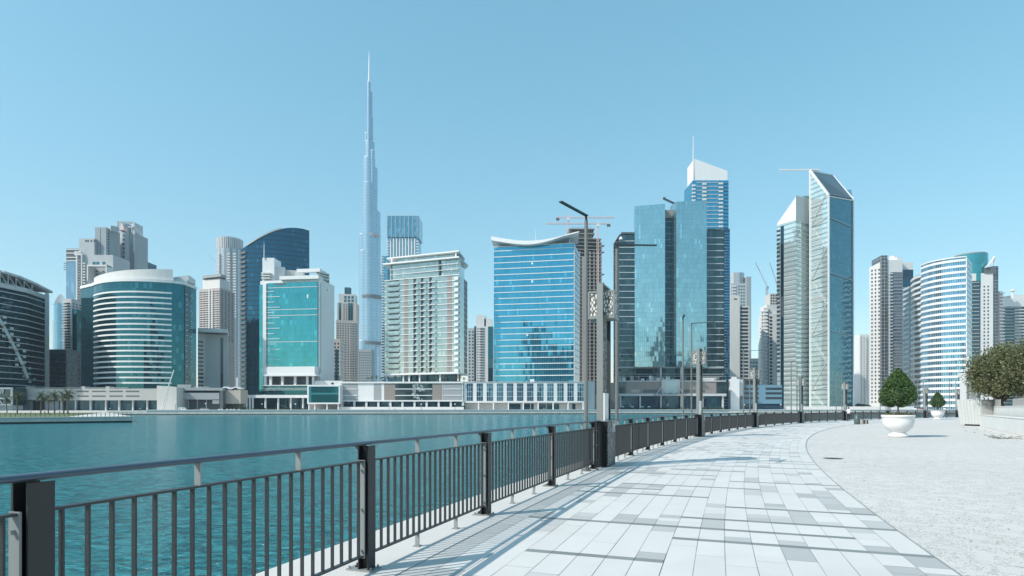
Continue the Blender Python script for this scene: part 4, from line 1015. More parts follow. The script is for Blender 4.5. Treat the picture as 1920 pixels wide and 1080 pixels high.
# ================================================================ P: tower with white wedge crown
D = 600
b = Bld('glass_tower', 'tall blue tower with white wedge shaped crown and rooftop needle', 'tower', 1335, D)
a, c = P(1299, D), P(1366, D); b.prism('glass_facade', g_blue, rect(a, c, 30), GZ, Z(338, D))
b.prism('crown', white, rect(P(1302, D + 2), P(1364, D + 2), 24), Z(338, D), 0, [Z(296, D), Z(319, D), Z(319, D), Z(296, D)])
b.bands('floor_line', lgrey, a, c, .1, .72, rng(Z(470, D), Z(342, D), 17), .6, -.1, .4)
b.grid('balcony', white2, a, c, .72, .84, Z(560, D), Z(341, D), 1, 30, .9, .4, -.1, 1.4); b.grid('balcony', white2, a, c, -.03, .07, Z(400, D), Z(345, D), 1, 8, .9, .4, -.1, 1.4); b.grid('balcony', white2, a, c, .26, .38, Z(400, D), Z(342, D), 1, 8, .9, .4, -.1, 1.2)
b.mesh('needle', metal_w, lambda mb: mb.tube((X(1301, D), D + 2, Z(335, D)), (X(1301, D), D + 2, Z(254, D)), .75, .3, n=8))
b.bands('side_line', dk, a, c, .86, 1.0, rng(GZ + 6, Z(345, D), 60), 1.2, -.1, .25); b.done()
# ================================================================ Q: pale glass twin slabs
D = 462
b = Bld('office_tower', 'pale blue glass office tower of two tall glass slabs with dark banded wings', 'tower', 1258, D)
w0, w1 = P(1161, D), P(1192, D); b.prism('dark_wing', g_grey, rect(w0, w1, 26), Z(716, D), Z(440, D)); 
v0, v1 = P(1325, D), P(1357, D); b.prism('dark_wing', g_grey, rect(v0, v1, 26), Z(716, D), Z(432, D))
b.prism('dark_recess', g_dark, rect(P(1246, D + 1), P(1269, D + 1), 24), Z(716, D), Z(408, D)); b.prism('roof_band', brown, rect(P(1246, D + .6), P(1269, D + .6), 24), Z(408, D), Z(393, D))
s0, s1 = P(1190, D - 5), P(1247, D - 8); b.prism('glass_slab', g_pale, rect(s0, s1, 12), Z(689, D), 0, [Z(386.5, D - 5), Z(382, D - 8), Z(382, D - 8), Z(386.5, D - 5)])
t0, t1 = P(1268, D - 8), P(1325, D - 5); b.prism('glass_slab', g_pale, rect(t0, t1, 12), Z(689, D), 0, [Z(378, D - 8), Z(376.5, D - 5), Z(376.5, D - 5), Z(378, D - 8)])
zz = rng(Z(688, D), Z(452, D), 20)
b.bands('floor_line', lgrey, w0, w1, 0, 1, zz, .55, -.2, .4); b.bands('floor_line', lgrey, v0, v1, 0, 1, rng(Z(688, D), Z(446, D), 20), .55, -.2, .4); b.bands('floor_line', grey, P(1246, D + 1), P(1269, D + 1), .05, .95, rng(Z(688, D), Z(415, D), 24), .4, -.1, .4)
b.bands('roof_beam', dgrey, P(1165, D), P(1190, D), 0, 1, [Z(437, D)], 1.3, -8, .5); b.bands('roof_beam', dgrey, P(1328, D), P(1350, D), 0, 1, [Z(430, D)], 1.0, -8, .5)
b.mesh('window_cradle', white2, lambda mb: mb.tube((X(1164, D), D - 1.2, Z(450, D)), (X(1164, D), D - 1.2, Z(445, D)), 1.6, .9, n=10))
b.prism('wing_top', dgrey, rect(P(1328, D + 2), P(1356, D + 2), 12), Z(432, D), Z(427, D))
b.mesh('roof_crane_arm', dgrey, lambda mb: (mb.beam((X(1243, D), D - 2, Z(374, D)), (X(1268, D), D + 2, Z(381, D)), 1.2), mb.box(X(1242, D), X(1246, D), D - 3, D - 1, Z(374.5, D), Z(372, D))))
# lower dark storeys with columns
b.prism('lower_glass', g_dark, rect(P(1162, D + 2), P(1358, D + 2), 22), Z(716, D) - .1, Z(689, D) - .01)
for y, h in ((690, .9), (702, .5), (706, .5)): b.cuboid('floor_line', grey, P(1160, D - 3), P(1358, D - 3), 0, 82, Z(y, D) - h / 2, Z(y, D) + h / 2, -4, .3)
for px in (1239, 1277): b.cuboid('column', lgrey, P(px - 1, D - 6), P(px + 1, D - 6), 0, 1.0, Z(716, D), Z(689, D), -1, 0)
b.done()
# podium in front of it
D = 452
b = Bld('podium_building', 'low taupe podium with roof terrace and cable hung entrance canopy below the pale glass tower', 'building', 1250, D)
a, c = P(1160, D), P(1361, D); LL = (c - a).length; u = lambda px: (px - 1160) / 201 * LL
b.prism('upper_wall', brown, rect(a, c, 26), Z(738, D), Z(715, D)); b.prism('shop_glass', g_street, rect(a + Vector((.8, 3)), c + Vector((-.8, 3)), 22), GZ, Z(738, D))
b.cuboid('eaves_band', lgrey, a, c, 0, LL, Z(742.4, D), Z(738.2, D), -6, 1.2); b.cuboid('parapet', lgrey, a, c, 0, LL, Z(715.4, D), Z(713.6, D), -.6, .5)
for p0, p1 in ((1160, 1174), (1343, 1361)): b.cuboid('glass_corner', g_grey, a, c, u(p0) + .02, u(p1), Z(737.8, D), Z(716, D), -.1, .15)
for p0, p1 in ((1206, 1236), (1281, 1322)): b.cuboid('louvre_window', dgrey, a, c, u(p0), u(p1), Z(736, D), Z(730.5, D), -.1, .1)
for p0, p1 in ((1183, 1199),): b.cuboid('louvre_window', pink, a, c, u(p0), u(p1), Z(736, D), Z(730, D), -.1, .1)
b.cuboid('entrance_frame', lgrey, a, c, u(1240), u(1274), Z(738, D), Z(711.5, D), -3, 1.3); b.cuboid('entrance_screen', paint('mint_screen', (.50, .60, .58), .4, .06), a, c, u(1246), u(1268), Z(737.5, D), Z(714.5, D), 1.3, 1.6)
b.cuboid('canopy', grey, a, c, u(1226), u(1292), Z(742, D), Z(740, D), 1.25, 6)
def cables(mb):
    for px, l, r in ((1241, 1230, 1252), (1272, 1261, 1283)):
        t = (X(px, D - 1.5), D - 1.6, Z(724.5, D))
        mb.beam(t, (X(l, D - 5), D - 5, Z(740, D)), .34); mb.beam(t, (X(r, D - 5), D - 5, Z(740, D)), .34)
b.mesh('canopy_stays', metal_w, cables)
for px in (1162, 1199, 1238, 1276, 1316, 1354): b.cuboid('column', lgrey, a, c, u(px), u(px) + 1.1, GZ, Z(742.3, D), -.9, .1)
rr = random.Random(5)
for k in range(26):
    px = 1162 + rr.random() * 195; h = 1 + rr.random() * 3; wdt = .6 + rr.random() * 2
    b.cuboid('terrace_furniture', rr.choice([white2, white2, grey, brown, dgrey]), a, c, u(px), u(px) + wdt, Z(713.6, D), Z(713.6, D) + h, -3.5, -1.8)
for p0, p1 in ((1226, 1248), (1316, 1352)): b.cuboid('terrace_kiosk', white2, a, c, u(p0), u(p1), Z(713.8, D), Z(707.5, D), -8, -4)
b.done()
D = 470
b = Bld('service_tower', 'plain dark blue glass strip building between the podium and the white pylon', 'building', 1360, D); b.prism('glass_facade', dk, rect(P(1357.5, D - 4), P(1368.5, D - 4), 30), GZ, Z(432, D)); b.bands('floor_line', g_cyan, P(1357.5, D - 4), P(1368.5, D - 4), .05, .95, rng(Z(760, D), Z(440, D), 60), .8, -.1, .2); b.done()
# ================================================================ R: white slab & pylon, grey tower behind
b = Bld('office_tower', 'white slab tower with plain left wall and banded windows right, above a white pylon', 'tower', 1387, 540); D = 540
b.prism('plain_wall', white2, rect(P(1369, D), P(1387, D), 20), GZ, Z(554, D)); b.prism('banded_wall', white2, rect(P(1387, D + 1.5), P(1405, D + 1.5), 18), GZ, Z(573, D))
b.bands('window_band', winm, P(1387, D + 1.5), P(1405, D + 1.5), .06, .88, rng(GZ + 8, Z(578, D), 26), 2.0, -.1, .15); b.cuboid('roof_sign', dgrey, P(1369, D), P(1387, D), 3.5, 6.2, Z(562, D), Z(559.5, D), -.1, .15); b.done()
b = Bld('gate_pylon', 'plain white pylon block standing in front of the white slab tower', 'pylon', 1380, 460); D = 460
b.prism('wall', white, rect(P(1370, D), P(1386.5, D), 10), GZ, Z(710.5, D)); b.prism('side_wall', lgrey, rect(P(1386.6, D + 3), P(1393, D + 3), 8), Z(742, D), Z(711, D)); b.cuboid('roof_box', white2, P(1372, D + 2), P(1386, D + 2), 0, 4, Z(710.5, D), Z(706, D), -3, 0); b.done()
b = Bld('apartment_tower', 'grey tower with ribbed rounded crown behind the white slab tower', 'tower', 1388, 760); D = 760
b.prism('wall', gw, rect(P(1370, D), P(1404, D), 26), GZ, Z(531, D)); b.prism('side_wall', gw2, rect(P(1400, D - 1), P(1408.5, D - 1), 22), GZ, Z(519, D)); b.mesh('crown', silver2, lambda mb: mb.tube((X(1386, D), D + 12, Z(531, D)), (X(1386, D), D + 12, Z(510, D)), 10.5, n=20)); b.grid('window', win_teal, P(1370, D), P(1404, D), .4, .8, GZ + 80, Z(534, D), 3, 20, .6, .5); b.grid('balcony', white2, P(1370, D), P(1404, D), .06, .3, GZ + 80, Z(534, D), 2, 20, .7, .4, 0, 1); b.done()
# ================================================================ S: white apartment tower, low office
b = Bld('apartment_tower', 'white balcony tower left of the slanted twin tower, below the pink cranes', 'tower', 1448, 560); D = 560
a, c = P(1440, D), P(1468, D); b.prism('wall', white2, rect(a, c, 22), GZ, Z(588, D)); b.prism('curved_wing', white2, [P(1427, D + 4), P(1432, D), P(1441, D), P(1441, D + 20), P(1427, D + 20)], GZ, Z(577, D)); b.prism('roof_block', white2, rect(P(1438, D + 3), P(1466, D + 3), 16), Z(588, D), Z(570, D)); b.prism('roof_block', offw, rect(P(1444, D + 6), P(1462, D + 6), 12), Z(570, D), Z(548, D))
b.grid('window', winm, a, c, .08, .32, Z(722, D), Z(592, D), 1, 20, .7, .6); b.grid('window', winm, a, c, .55, .98, Z(722, D), Z(592, D), 1, 20, .75, .6)
b.grid('balcony', white, P(1427, D + 2), P(1441, D), -.15, .9, Z(724, D), Z(580, D), 1, 22, .95, .35, 0, 1.6); b.grid('balcony_recess', winm, P(1427, D + 2), P(1441, D), .2, .98, Z(726, D), Z(582, D), 1, 22, .9, .4, -.1, .3)
b.grid('roof_window', winm, P(1444, D + 6), P(1462, D + 6), 0, 1, Z(570, D), Z(549, D), 4, 4, .6, .6); b.done()
bof = paint('blue_office_panel', (.14, .27, .36), .35, .08)
b = Bld('office_building', 'low blue office block with ribbon windows, left of the slanted twin tower', 'office', 1430, 474); D = 474
b.prism('wall', bof, rect(P(1390, D), P(1471, D), 24), GZ, Z(722, D)); 
for y in (729, 737.5, 746.5): b.bands('ribbon_window', winm, P(1390, D), P(1471, D), .02, .4, [Z(y, D)], 1.8, -.1, .12); b.bands('ribbon_window', winm, P(1390, D), P(1471, D), .56, .93, [Z(y, D)], 1.8, -.1, .12)
b.cuboid('base_band', dk, P(1390, D), P(1471, D), 1, 34, GZ, Z(757, D), -.1, .14); b.done()
b = resi('low_block', 'small teal and grey block glimpsed between the white slab tower and the balcony tower', 1404, 1427, 640, 672, 14, gw, 4, 12, win=win_teal, fw=.7, side=0, cat='building')
b = Bld('glass_block', 'small brown roofed pavilion above the low blue office block', 'building', 1406, 500); b.prism('wall', brown, rect(P(1396, 500), P(1425, 500), 10), GZ, Z(711, 500)); b.cuboid('window', winm, P(1396, 500), P(1425, 500), 1, 12, Z(720, 500), Z(714, 500), -.1, .1); b.done()
# ================================================================ T: slanted twin tower
D = 470
b = Bld('twin_tower', 'tall green glass twin tower with two slanted tops and a white zigzag frame', 'tower', 1528, D)
p0, p1 = P(1457, D + 8), P(1492, D - 6); q1 = P(1518, D + 4)
L1 = (p1 - p0).length
b.prism('left_tower', g_pgreen, [p0, p1, q1, P(1518, D + 30), P(1457, D + 34)], GZ, 0, [Z(420, D + 8), Z(370, D - 6), Z(366, D + 4), Z(366, D + 4), Z(420, D + 8)])
b.prism('white_gable', white2, [p0 + Vector((-.1, -.35)), p1 + Vector((0, -.35)), p1 + Vector((0, .1)), p0 + Vector((0, .1))], Z(423, D + 8), 0, [Z(419.5, D + 8), Z(369.5, D - 6), Z(369.5, D - 6), Z(419.5, D + 8)])
b.cuboid('white_top_panel', lgrey, p1, q1, .1, (q1 - p1).length - .1, Z(418, D), Z(371, D), -.2, .2)
b.grid('corner_window', winm, p0, p1, -.02, .17, GZ + 30, Z(424, D), 1, 34, .95, .5, -.1, .25); b.cuboid('glass_strip', g_navy, p0, p1, L1 * .2, L1 * .37, GZ + 1, Z(421, D), -.1, .3)
b.bands('floor_line', lgrey, p0, p1, .38, .99, rng(GZ + 14, Z(520, D), 24), .5, -.1, .2)
b.bands('floor_line', lgrey, p1, q1, .03, .97, rng(GZ + 14, Z(430, D), 34), .9, -.1, .3); b.bands('floor_line', g_pgreen, p1, q1, .0, .99, rng(GZ + 10, Z(436, D), 34), 1.2, -.1, .15)
# right tower
r0, r1, r2 = P(1518.5, D - 2), P(1553, D - 18), P(1599, D + 2)
tz = [Z(322, D), Z(366, D - 18), Z(374, D + 2)]
bkL, bkR = P(1521, D + 36), P(1596, D + 36)
b.prism('right_tower', g_pgreen, [r0, r1, r1 + Vector((-.5, 8)), bkL], GZ, 0, [tz[0], tz[1], tz[1], tz[0]])
b.prism('right_face', g_twin, [r1 + Vector((.02, .02)), r2, bkR, bkL + Vector((1, 0))], GZ, 0, [tz[1] - .5, tz[2], Z(342, D + 20), tz[0] - 1])
def slope_roof(mb):
    z = .6
    mb.face([(r1.x, r1.y, tz[1] + z), (r2.x, r2.y, tz[2] + z), (X(1561, D + 34), D + 34, Z(331, D + 34) + z + 1), (r0.x, r0.y, tz[0] + z)])
    mb.face([(r1.x, r1.y, tz[1]), (r2.x, r2.y, tz[2]), (X(1561, D + 34), D + 34, Z(331, D + 34) + 1), (r0.x, r0.y, tz[0])][::-1])
b.mesh('sloping_roof', glass('roof_panels', (.22, .25, .26), metal=.3, rough=.3, cw=4, ch=4, var=.3), slope_roof)
def frame(mb):
    V3 = lambda p, z, dy=-.5: Vector((p.x, p.y + dy, z))
    mb.beam(V3(r0, GZ), V3(r0, tz[0]), 1.1); mb.beam(V3(r1, GZ), V3(r1, tz[1]), .95); mb.beam(V3(r2, GZ), V3(r2, tz[2]), .9)
    mb.beam(V3(r0, tz[0]), V3(r1, tz[1]), 1.4); mb.beam(V3(r1, tz[1] - 1), V3(r2, tz[2] - 1), .8); mb.beam(V3(r2, tz[2]), Vector((X(1561, D + 34), D + 34, Z(331, D + 34) + 1)), 1.0); mb.beam(Vector((X(1561, D + 34), D + 34, Z(331, D + 34) + 1)), V3(r0, tz[0]), 1.0)
b.mesh('white_frame', white, frame)
def zig(mb):
    ys = [373, 428, 476, 528, 577, 632, 682, 732, 768]; m0, m1 = r0.lerp(r1, .06), r0.lerp(r1, .9)
    m0 = m0 + Vector((-.5, -.9)); m1 = m1 + Vector((-.5, -.9))
    for k in range(8):
        s, e = (m1, m0) if k % 2 == 0 else (m0, m1)
        mb.beam((s.x, s.y, Z(ys[k], D)), (e.x, e.y, Z(ys[k + 1], D)), .36, .3)
        if k % 2 == 1: mb.beam((m0.x, m0.y, Z(ys[k], D)), (m1.x, m1.y, Z(ys[k] - 7, D)), .4, .3); mb.beam((r1.x, r1.y - .7, Z(ys[k] - 7, D)), (r2.x, r2.y - .7, Z(ys[k] - 2, D)), .4, .3)
b.mesh('zigzag_brace', lgrey, zig)
b.cuboid('dark_band', grey, r0, r1, .5, 15, Z(566, D), Z(572, D) + 4, .02, .2)
b.bands('floor_line', lgrey, r0, r1, .04, .66, rng(GZ + 60, Z(385, D), 40), .5, -.1, .2)
b.mesh('roof_gantry', metal_w, lambda mb: (mb.beam((X(1459, D), D - 2, Z(320.5, D)), (X(1534, D), D - 2, Z(320, D)), .8, 1.0), mb.beam((X(1522, D), D - 2, Z(320, D)), (X(1522, D), D - 1, Z(328, D)), .8)))
b.done()
# ================================================================ right hand towers
b = resi('apartment_tower', 'pale banded tower in the haze just right of the slanted twin tower', 1601, 1614, 760, 632, 20, gw, 1, 34, win=win_teal, fw=.95, fh=.45, side=0)
b = resi('apartment_tower', 'pale white tower with small windows in the haze beside the pale banded one', 1612, 1634, 720, 627, 24, white2, 4, 30, fw=.5, fh=.45, side=0, finish=False); b.grid('balcony', white, P(1612, 720), P(1634, 720), .4, .6, GZ + 5, b.z1 - 3, 1, 30, .8, .4, 0, 1.5); b.done()
D = 600
b = Bld('apartment_tower', 'tall white tower with square windows and dark glazed centre, beside the curved banded office', 'tower', 1672, D)
a, c = P(1630, D + 6), P(1652, D); zl = Z(492, D)
b.prism('wall', white2, [a, c, P(1652, D + 26), P(1630, D + 26)], GZ, 0, [Z(499, D), Z(491, D), Z(491, D), Z(499, D)])
b.grid('window', winm, a, c, .08, .98, GZ + 6, Z(502, D), 3, 36, .42, .5)
dgl = glass('dark_gridded_glass', (.09, .10, .11), metal=.5, cw=3, ch=3.6, var=.5, mull=(.35, .35, .36), mw=.12, mh=.12)
b.prism('glass_bay', dgl, rect(P(1652.1, D - 2), P(1664, D - 3), 22), GZ, Z(480, D)); b.prism('white_wall', white2, rect(P(1664.1, D - 2), P(1692, D - 2), 24), GZ, Z(488, D))
b.prism('roof_block', white2, rect(P(1682, D), P(1690, D), 12), Z(488, D), Z(482, D)); b.mesh('roof_dome', white2, lambda mb: mb.tube((X(1681, D), D + 6, Z(488, D)), (X(1681, D), D + 6, Z(478, D)), 4.5, 2.5, n=14))
dd = glass('balcony_dark_glass', (.08, .11, .14), metal=.5, cw=1.6, ch=3.6, var=.5, mull=(.3, .3, .32), mw=.08, mh=.14)
b.prism('glass_bay', dd, rect(P(1671, D - 4), P(1692, D - 5), 10), GZ, Z(512, D)); b.grid('balcony', lgrey, P(1666, D - 4), P(1673, D - 4), 0, 1, GZ + 6, Z(512, D), 1, 40, .95, .35, -.3, 1.2); b.bands('sill_band', grey, P(1673, D - 4.1), P(1692, D - 5), 0, 1, rng(GZ + 6, Z(514, D), 40), .5, -.1, .3)
b.prism('right_wing', white2, rect(P(1692, D + 6), P(1712, D + 6), 20), GZ, Z(489, D)); b.cuboid('blue_glass', g_navy, P(1692, D + 6), P(1712, D + 6), .5, 11, Z(536, D), Z(503, D), -.1, .3); b.done()
# curved banded building
D = 500
b = Bld('office_building', 'curved white office building with bright blue ribbon windows on the right', 'office', 1770, D)
m0, m1 = P(1727, D + 4), P(1811, D - 26); cv = arc(m0, m1, 7, 14)
l0, l1 = P(1694, D + 40), P(1709, D + 30); 
tops = [Z(500 - 11 * k / 14, D + 4 - 30 * k / 14) for k in range(15)]
zt = Z(500, D + 4)
b.prism('core', g_cyan, cv + [P(1822, D - 4), P(1822, D + 30), P(1727, D + 40)], GZ, zt + 1)
nz = 25
b.strips('floor_band', white, cv, rng(GZ + 3.5, zt - 1.8, nz), 1.85, out=.45, back=.4)
b.strips('parapet', white, cv, [zt + .9], .9, out=.6, back=3)
b.cuboid('corner_pier', white, m1, P(1822, D - 4), 0, 1.2, GZ, zt + 1.2, -.2, .6)
b.cuboid('side_glass', dk, m1, P(1822, D - 4), 1.3, 24, GZ, zt + .4, -.1, .2); b.bands('side_band', white2, m1, P(1822, D - 4), .05, .99, rng(GZ + 3.5, zt - 1.8, nz), 1.3, 0, .45)
cl = arc(P(1709, D + 34), P(1727, D + 6), 2.5, 6); b.prism('left_core', winm, cl + [P(1727, D + 30), P(1709, D + 50)], GZ, zt - 6)
b.strips('floor_band', white2, cl, rng(GZ + 3.2, zt - 7.5, nz - 1), 1.9, out=.5, back=.4)
b.prism('rear_wing', g_navy, [P(1694, D + 60), P(1709, D + 42), P(1709, D + 60), P(1694, D + 70)], GZ, zt - 8); b.bands('wing_band', lgrey, P(1694, D + 60), P(1709, D + 42), 0, .8, rng(GZ + 4, zt - 9, nz - 1), 1.7, -.1, .4); b.done()
# tower behind with drum top
D = 640
b = Bld('apartment_tower', 'tower with teal glass drum top and white curl ornament behind the curved office', 'tower', 1845, D)
a, c = P(1822, D), P(1862, D - 4); b.prism('wall', white2, rect(a, c, 26), GZ, Z(513, D)); b.mesh('glass_drum', g_teal, lambda mb: mb.tube((X(1838, D), D + 14, Z(540, D)), (X(1838, D), D + 14, Z(474.5, D)), 15.8, n=28)); b.mesh('drum_rim', brown, lambda mb: mb.tube((X(1838, D), D + 14, Z(474.5, D)), (X(1838, D), D + 14, Z(472.5, D)), 15.2, n=28))
b.cuboid('glass_bay', g_grey, a, c, 0, 8, GZ, Z(527, D), -.1, .5); b.bands('bay_line', lgrey, a, c, 0, .34, rng(GZ + 4, Z(530, D), 34), .5, .3, .9); b.grid('window', winm, a, c, .5, .86, GZ + 6, Z(535, D), 2, 34, .4, .5)
b.cuboid('roof_glass', dgrey, P(1846, D - 3), P(1864, D - 5), 0, 10, Z(513.5, D), Z(503, D), -6, .4)
b.prism('dark_glass_wing', dgl, rect(P(1862.2, D - 3), P(1872, D - 2), 20), GZ, Z(500, D)); b.prism('side_wing', pink, rect(P(1872.2, D), P(1880, D + 2), 16), GZ, Z(546, D)); b.grid('balcony', lgrey, P(1872.2, D), P(1882, D + 2), 0, 1, GZ + 6, Z(546, D), 1, 34, .95, .4, -.1, 1.3)
def curl(mb):
    pr = None
    for k in range(9):
        f = k / 8; p = Vector((X(1848 + 17 * f, D - 5), D - 5, Z(503 - 20 * (f ** 1.5), D)))
        if pr is not None: mb.beam(pr, p, 2.2, 1.4)
        pr = p
    mb.beam(pr, pr + Vector((0, 0, -9)), 1.4)
b.mesh('curl_ornament', white, curl); b.done()
D = 660
b = Bld('apartment_tower', 'white topped tower with dark glass front at the right edge', 'tower', 1905, D)
a, c = P(1879, D), P(1950, D); b.prism('glass_wall', g_grey, rect(a, c, 24), GZ, Z(575, D)); b.prism('white_top', white2, rect(P(1877, D - 1), P(1950, D - 1), 26), Z(575, D), Z(559, D)); b.prism('roof_block', white2, rect(P(1900, D + 2), P(1940, D + 2), 20), Z(559, D), Z(552, D)); b.bands('floor_line', lgrey, a, c, 0, .5, rng(GZ + 4, Z(577, D), 32), .6, -.1, .4); b.grid('balcony', lgrey, P(1900, D), P(1925, D), 0, 1, GZ + 4, Z(578, D), 1, 32, .95, .35, 0, 1.6); b.mesh('roof_mast', white2, lambda mb: (mb.tube((X(1906, D), D + 5, Z(552, D)), (X(1906, D), D + 5, Z(541, D)), 1.1, n=8), mb.tube((X(1906, D), D + 5, Z(544, D)), (X(1906, D), D + 5, Z(541, D)), 2.6, 1.8, n=10))); b.done()
# ================================================================ podiums along the far quay
D = 388
b = Bld('shopping_mall', 'long low white and grey mall with panelled front and street arcade below the mint block', 'mall', 750, D)
a, c = P(638, D), P(868, D - 2); LL = (c - a).length; u = lambda px: (px - 638) / 230 * LL
b.prism('upper_wall', white, rect(a, c, 30), Z(752, D), Z(717.5, D)); b.cuboid('roof_deck', lgrey, a, c, 0, LL, Z(717.5, D), Z(715.7, D), -20, .6)
for p0, p1, m in ((641, 671, grey), (701, 715, grey), (720.5, 741, brown), (811, 829, brown), (830, 866, grey)): b.cuboid('panel', m, a, c, u(p0), u(p1), Z(750, D), Z(719.5, D), -.1, .12)
b.cuboid('glass_panel', g_grey, a, c, u(741.2), u(810.8), Z(750, D), Z(719.5, D), -.1, .15)
for y in (729.5, 741.5):
    for p0, p1 in ((641, 671), (741.2, 810.8), (832, 866)): b.cuboid('white_rail', white, a, c, u(p0), u(p1), Z(y, D) - .25, Z(y, D) + .25, 0, .4)
b.cuboid('roof_edge', white, a, c, -.2, LL + .2, Z(718.6, D), Z(716.6, D), -1, .8); b.cuboid('lower_edge', white, a, c, -.2, LL + .2, Z(752.8, D), Z(751, D), -1, .8)
b.prism('shop_glass', g_street, rect(a + Vector((0, 3)), c + Vector((0, 3)), 20), GZ, Z(752, D))
for k in range(11): px = 640 + k * 22.6; b.cuboid('column', white, a, c, u(px), u(px) + 1.3, GZ, Z(752.8, D), -1.1, .1)
b.cuboid('terrace_wall', white2, P(636, D - 5), P(864, D - 5), 0, LL, GZ, Z(763, D), -1, 0)
# leafy reflection in the middle glass, painted as small pale patches
refl_paint = paint('painted_reflection', (.30, .38, .37), .4, .2, scale=1, fine=3)
for k in range(44):
    x = 772 + 22 * (rnd.random()); y = 720 + 28 * rnd.random(); s_ = .5 + rnd.random() * .9
    b.cuboid('reflection_patch', refl_paint, a, c, u(x), u(x) + s_, Z(y + 1.5, D), min(Z(719.6, D), Z(y + 1.5, D) + s_), .0, .17 + k * .0022)
b.done()
b = Bld('shopping_mall', 'white low building with eleven tall gridded blue windows below the bright blue block', 'mall', 985, D)
a, c = P(869, D - 1), P(1096.5, D - 1); LL = (c - a).length; u = lambda px: (px - 869) / 227.5 * LL
b.prism('upper_wall', white, rect(a, c, 28), Z(755, D), Z(717, D)); b.bands('roof_rail', lgrey, a, c, 0, 1, [Z(716.2, D)], .4, -1, .3)
wgl = glass('gridded_blue_glass', (.05, .17, .26), metal=.7, cw=1.4, ch=3.1, var=.5, mull=(.6, .65, .68), mw=.09, mh=.06)
for k in range(12):
    px = 874.5 + k * 18.9
    if px + 12 > 1097: break
    mb = MB(); A, B_ = a + (c - a).normalized() * u(px), a + (c - a).normalized() * u(px + 12)
    mb.prism([tuple(A + Vector((0, -.12))), tuple(B_ + Vector((0, -.12))), tuple(B_ + Vector((0, .1))), tuple(A + Vector((0, .1)))], Z(751.6, D), Z(719, D)); mb.build('tall_window', wgl, b.root)
b.prism('ground_storey', offw, rect(a + Vector((0, 3.5)), c + Vector((0, 3.5)), 20), GZ, Z(755, D))
for k in range(9): px = 896 + k * 28; b.cuboid('column', white, a, c, u(px) if px < 1096 else LL - 1, (u(px) if px < 1096 else LL - 1) + .8, GZ, Z(755, D), -.9, -.1)
gs, ge = a + Vector((0, 3.5)), c + Vector((0, 3.5))
for p0, p1 in ((954, 976), (982, 994), (996, 1001), (1010, 1024), (1026, 1036), (1038, 1049), (1074, 1080)): b.cuboid('shopfront', g_street, gs, ge, u(p0), u(p1), GZ + .4, Z(757, D), -.1, .2)
b.cuboid('roof_hatch', white, P(994, D + 3), P(1002, D + 3), 0, 2.7, Z(717, D), Z(710.5, D), -1, 0); b.done()
b = Bld('grey_pavilion', 'rounded light grey block with a dark grey wing between mall and taupe podium', 'building', 1120, 402); D = 402
b.mesh('curved_wall', lgrey, lambda mb: mb.prism([tuple(p) for p in arc(P(1097, D - 12), P(1115, D), 2.5, 6)] + [tuple(P(1112, D + 18)), tuple(P(1097, D + 18))], GZ, Z(716, D))); b.prism('dark_wing', dgrey, rect(P(1114, D + 4), P(1160, D + 6), 12), GZ, Z(717, D)); b.cuboid('grey_door', grey, P(1114, D + 4), P(1160, D + 6), 1, 6, GZ, Z(740, D), -.1, .2); b.done()
# left podium
D = 350
lp = paint('warm_grey_render', (.43, .43, .41), .65, .1)
b = Bld('podium_building', 'long pale podium with slot windows and shaded shopfronts behind the palms at the left', 'building', 160, D)
a, c = P(-60, D), P(296, D); L_ = (c - a).length; u = lambda px: (px + 60) / 356 * L_
b.prism('upper_wall', lp, rect(a, c, 20), Z(750.5, D), Z(728.5, D)); b.prism('shop_glass', g_street, rect(a + Vector((0, 4)), c + Vector((0, 4)), 14), GZ, Z(750.5, D))
b.prism('end_wall', offw, rect(c + Vector((.01, -1)), P(331, D - 1), 14), GZ + 0, Z(725, D), [Z(723, D), Z(726, D), Z(726, D), Z(723, D)])
for y in (733.5, 742.5):
    for p0, p1 in ((144, 166), (173, 198), (205, 230), (236, 261)): b.cuboid('slot_window', dgrey, a, c, u(p0), u(p1), Z(y + 1.4, D), Z(y - 1, D), -.1, .1)
for px in (40, 62, 108, 135, 163, 192, 217, 243, 270): b.cuboid('column', white2, a, c, u(px), u(px) + .7, GZ, Z(750.5, D), -3, -2.2)
b.cuboid('grey_wall', grey, a, c, u(30), u(104), GZ, Z(752, D), -3.6, -2.4); b.cuboid('dark_opening', dark, a, c, u(56), u(78), GZ + .2, Z(752, D), -2.4, -2.2)
for px in (48, 152, 198): b.cuboid('roof_block', lp, a, c, u(px), u(px) + 2.4, Z(728.5, D), Z(724.5, D), -4, 0)
b.cuboid('roof_rail', lgrey, a, c, u(30), u(240), Z(727.3, D), Z(726.6, D), -.4, -.3)
b.done()
lpod = b.root
b = Bld('framed_pavilion', 'pavilion with thick white window frames and diagonal braces at the far left', 'building', 5, 338); D = 338
b.prism('wall', g_grey, rect(P(-40, D + .4), P(22.5, D + .4), 10), Z(760, D), Z(727, D))
def ff(mb):
    for y in (728, 747, 759): mb.beam((X(-40, D), D, Z(y, D)), (X(23, D), D, Z(y, D)), .7, .9)
    for px in (-20, 22): mb.beam((X(px, D), D, Z(728, D)), (X(px, D), D, Z(759, D)), .9, .7)
    mb.beam((X(1, D), D - .2, Z(738, D)), (X(4, D), D - .2, Z(729, D)), .35); mb.beam((X(5, D), D - .2, Z(738, D)), (X(7, D), D - .2, Z(730, D)), .35); mb.beam((X(-3, D), D - .2, Z(747, D)), (X(6, D), D - .2, Z(759, D)), .5)
b.mesh('white_frame', white, ff); b.prism('base', offw, rect(P(-40, D + 1), P(22, D + 1), 8), GZ - 1, Z(760, D)); b.done()
b = Bld('dark_pavilion', 'dark grey flat roofed block with long shaded opening, right of the pale podium', 'building', 390, 356); D = 356
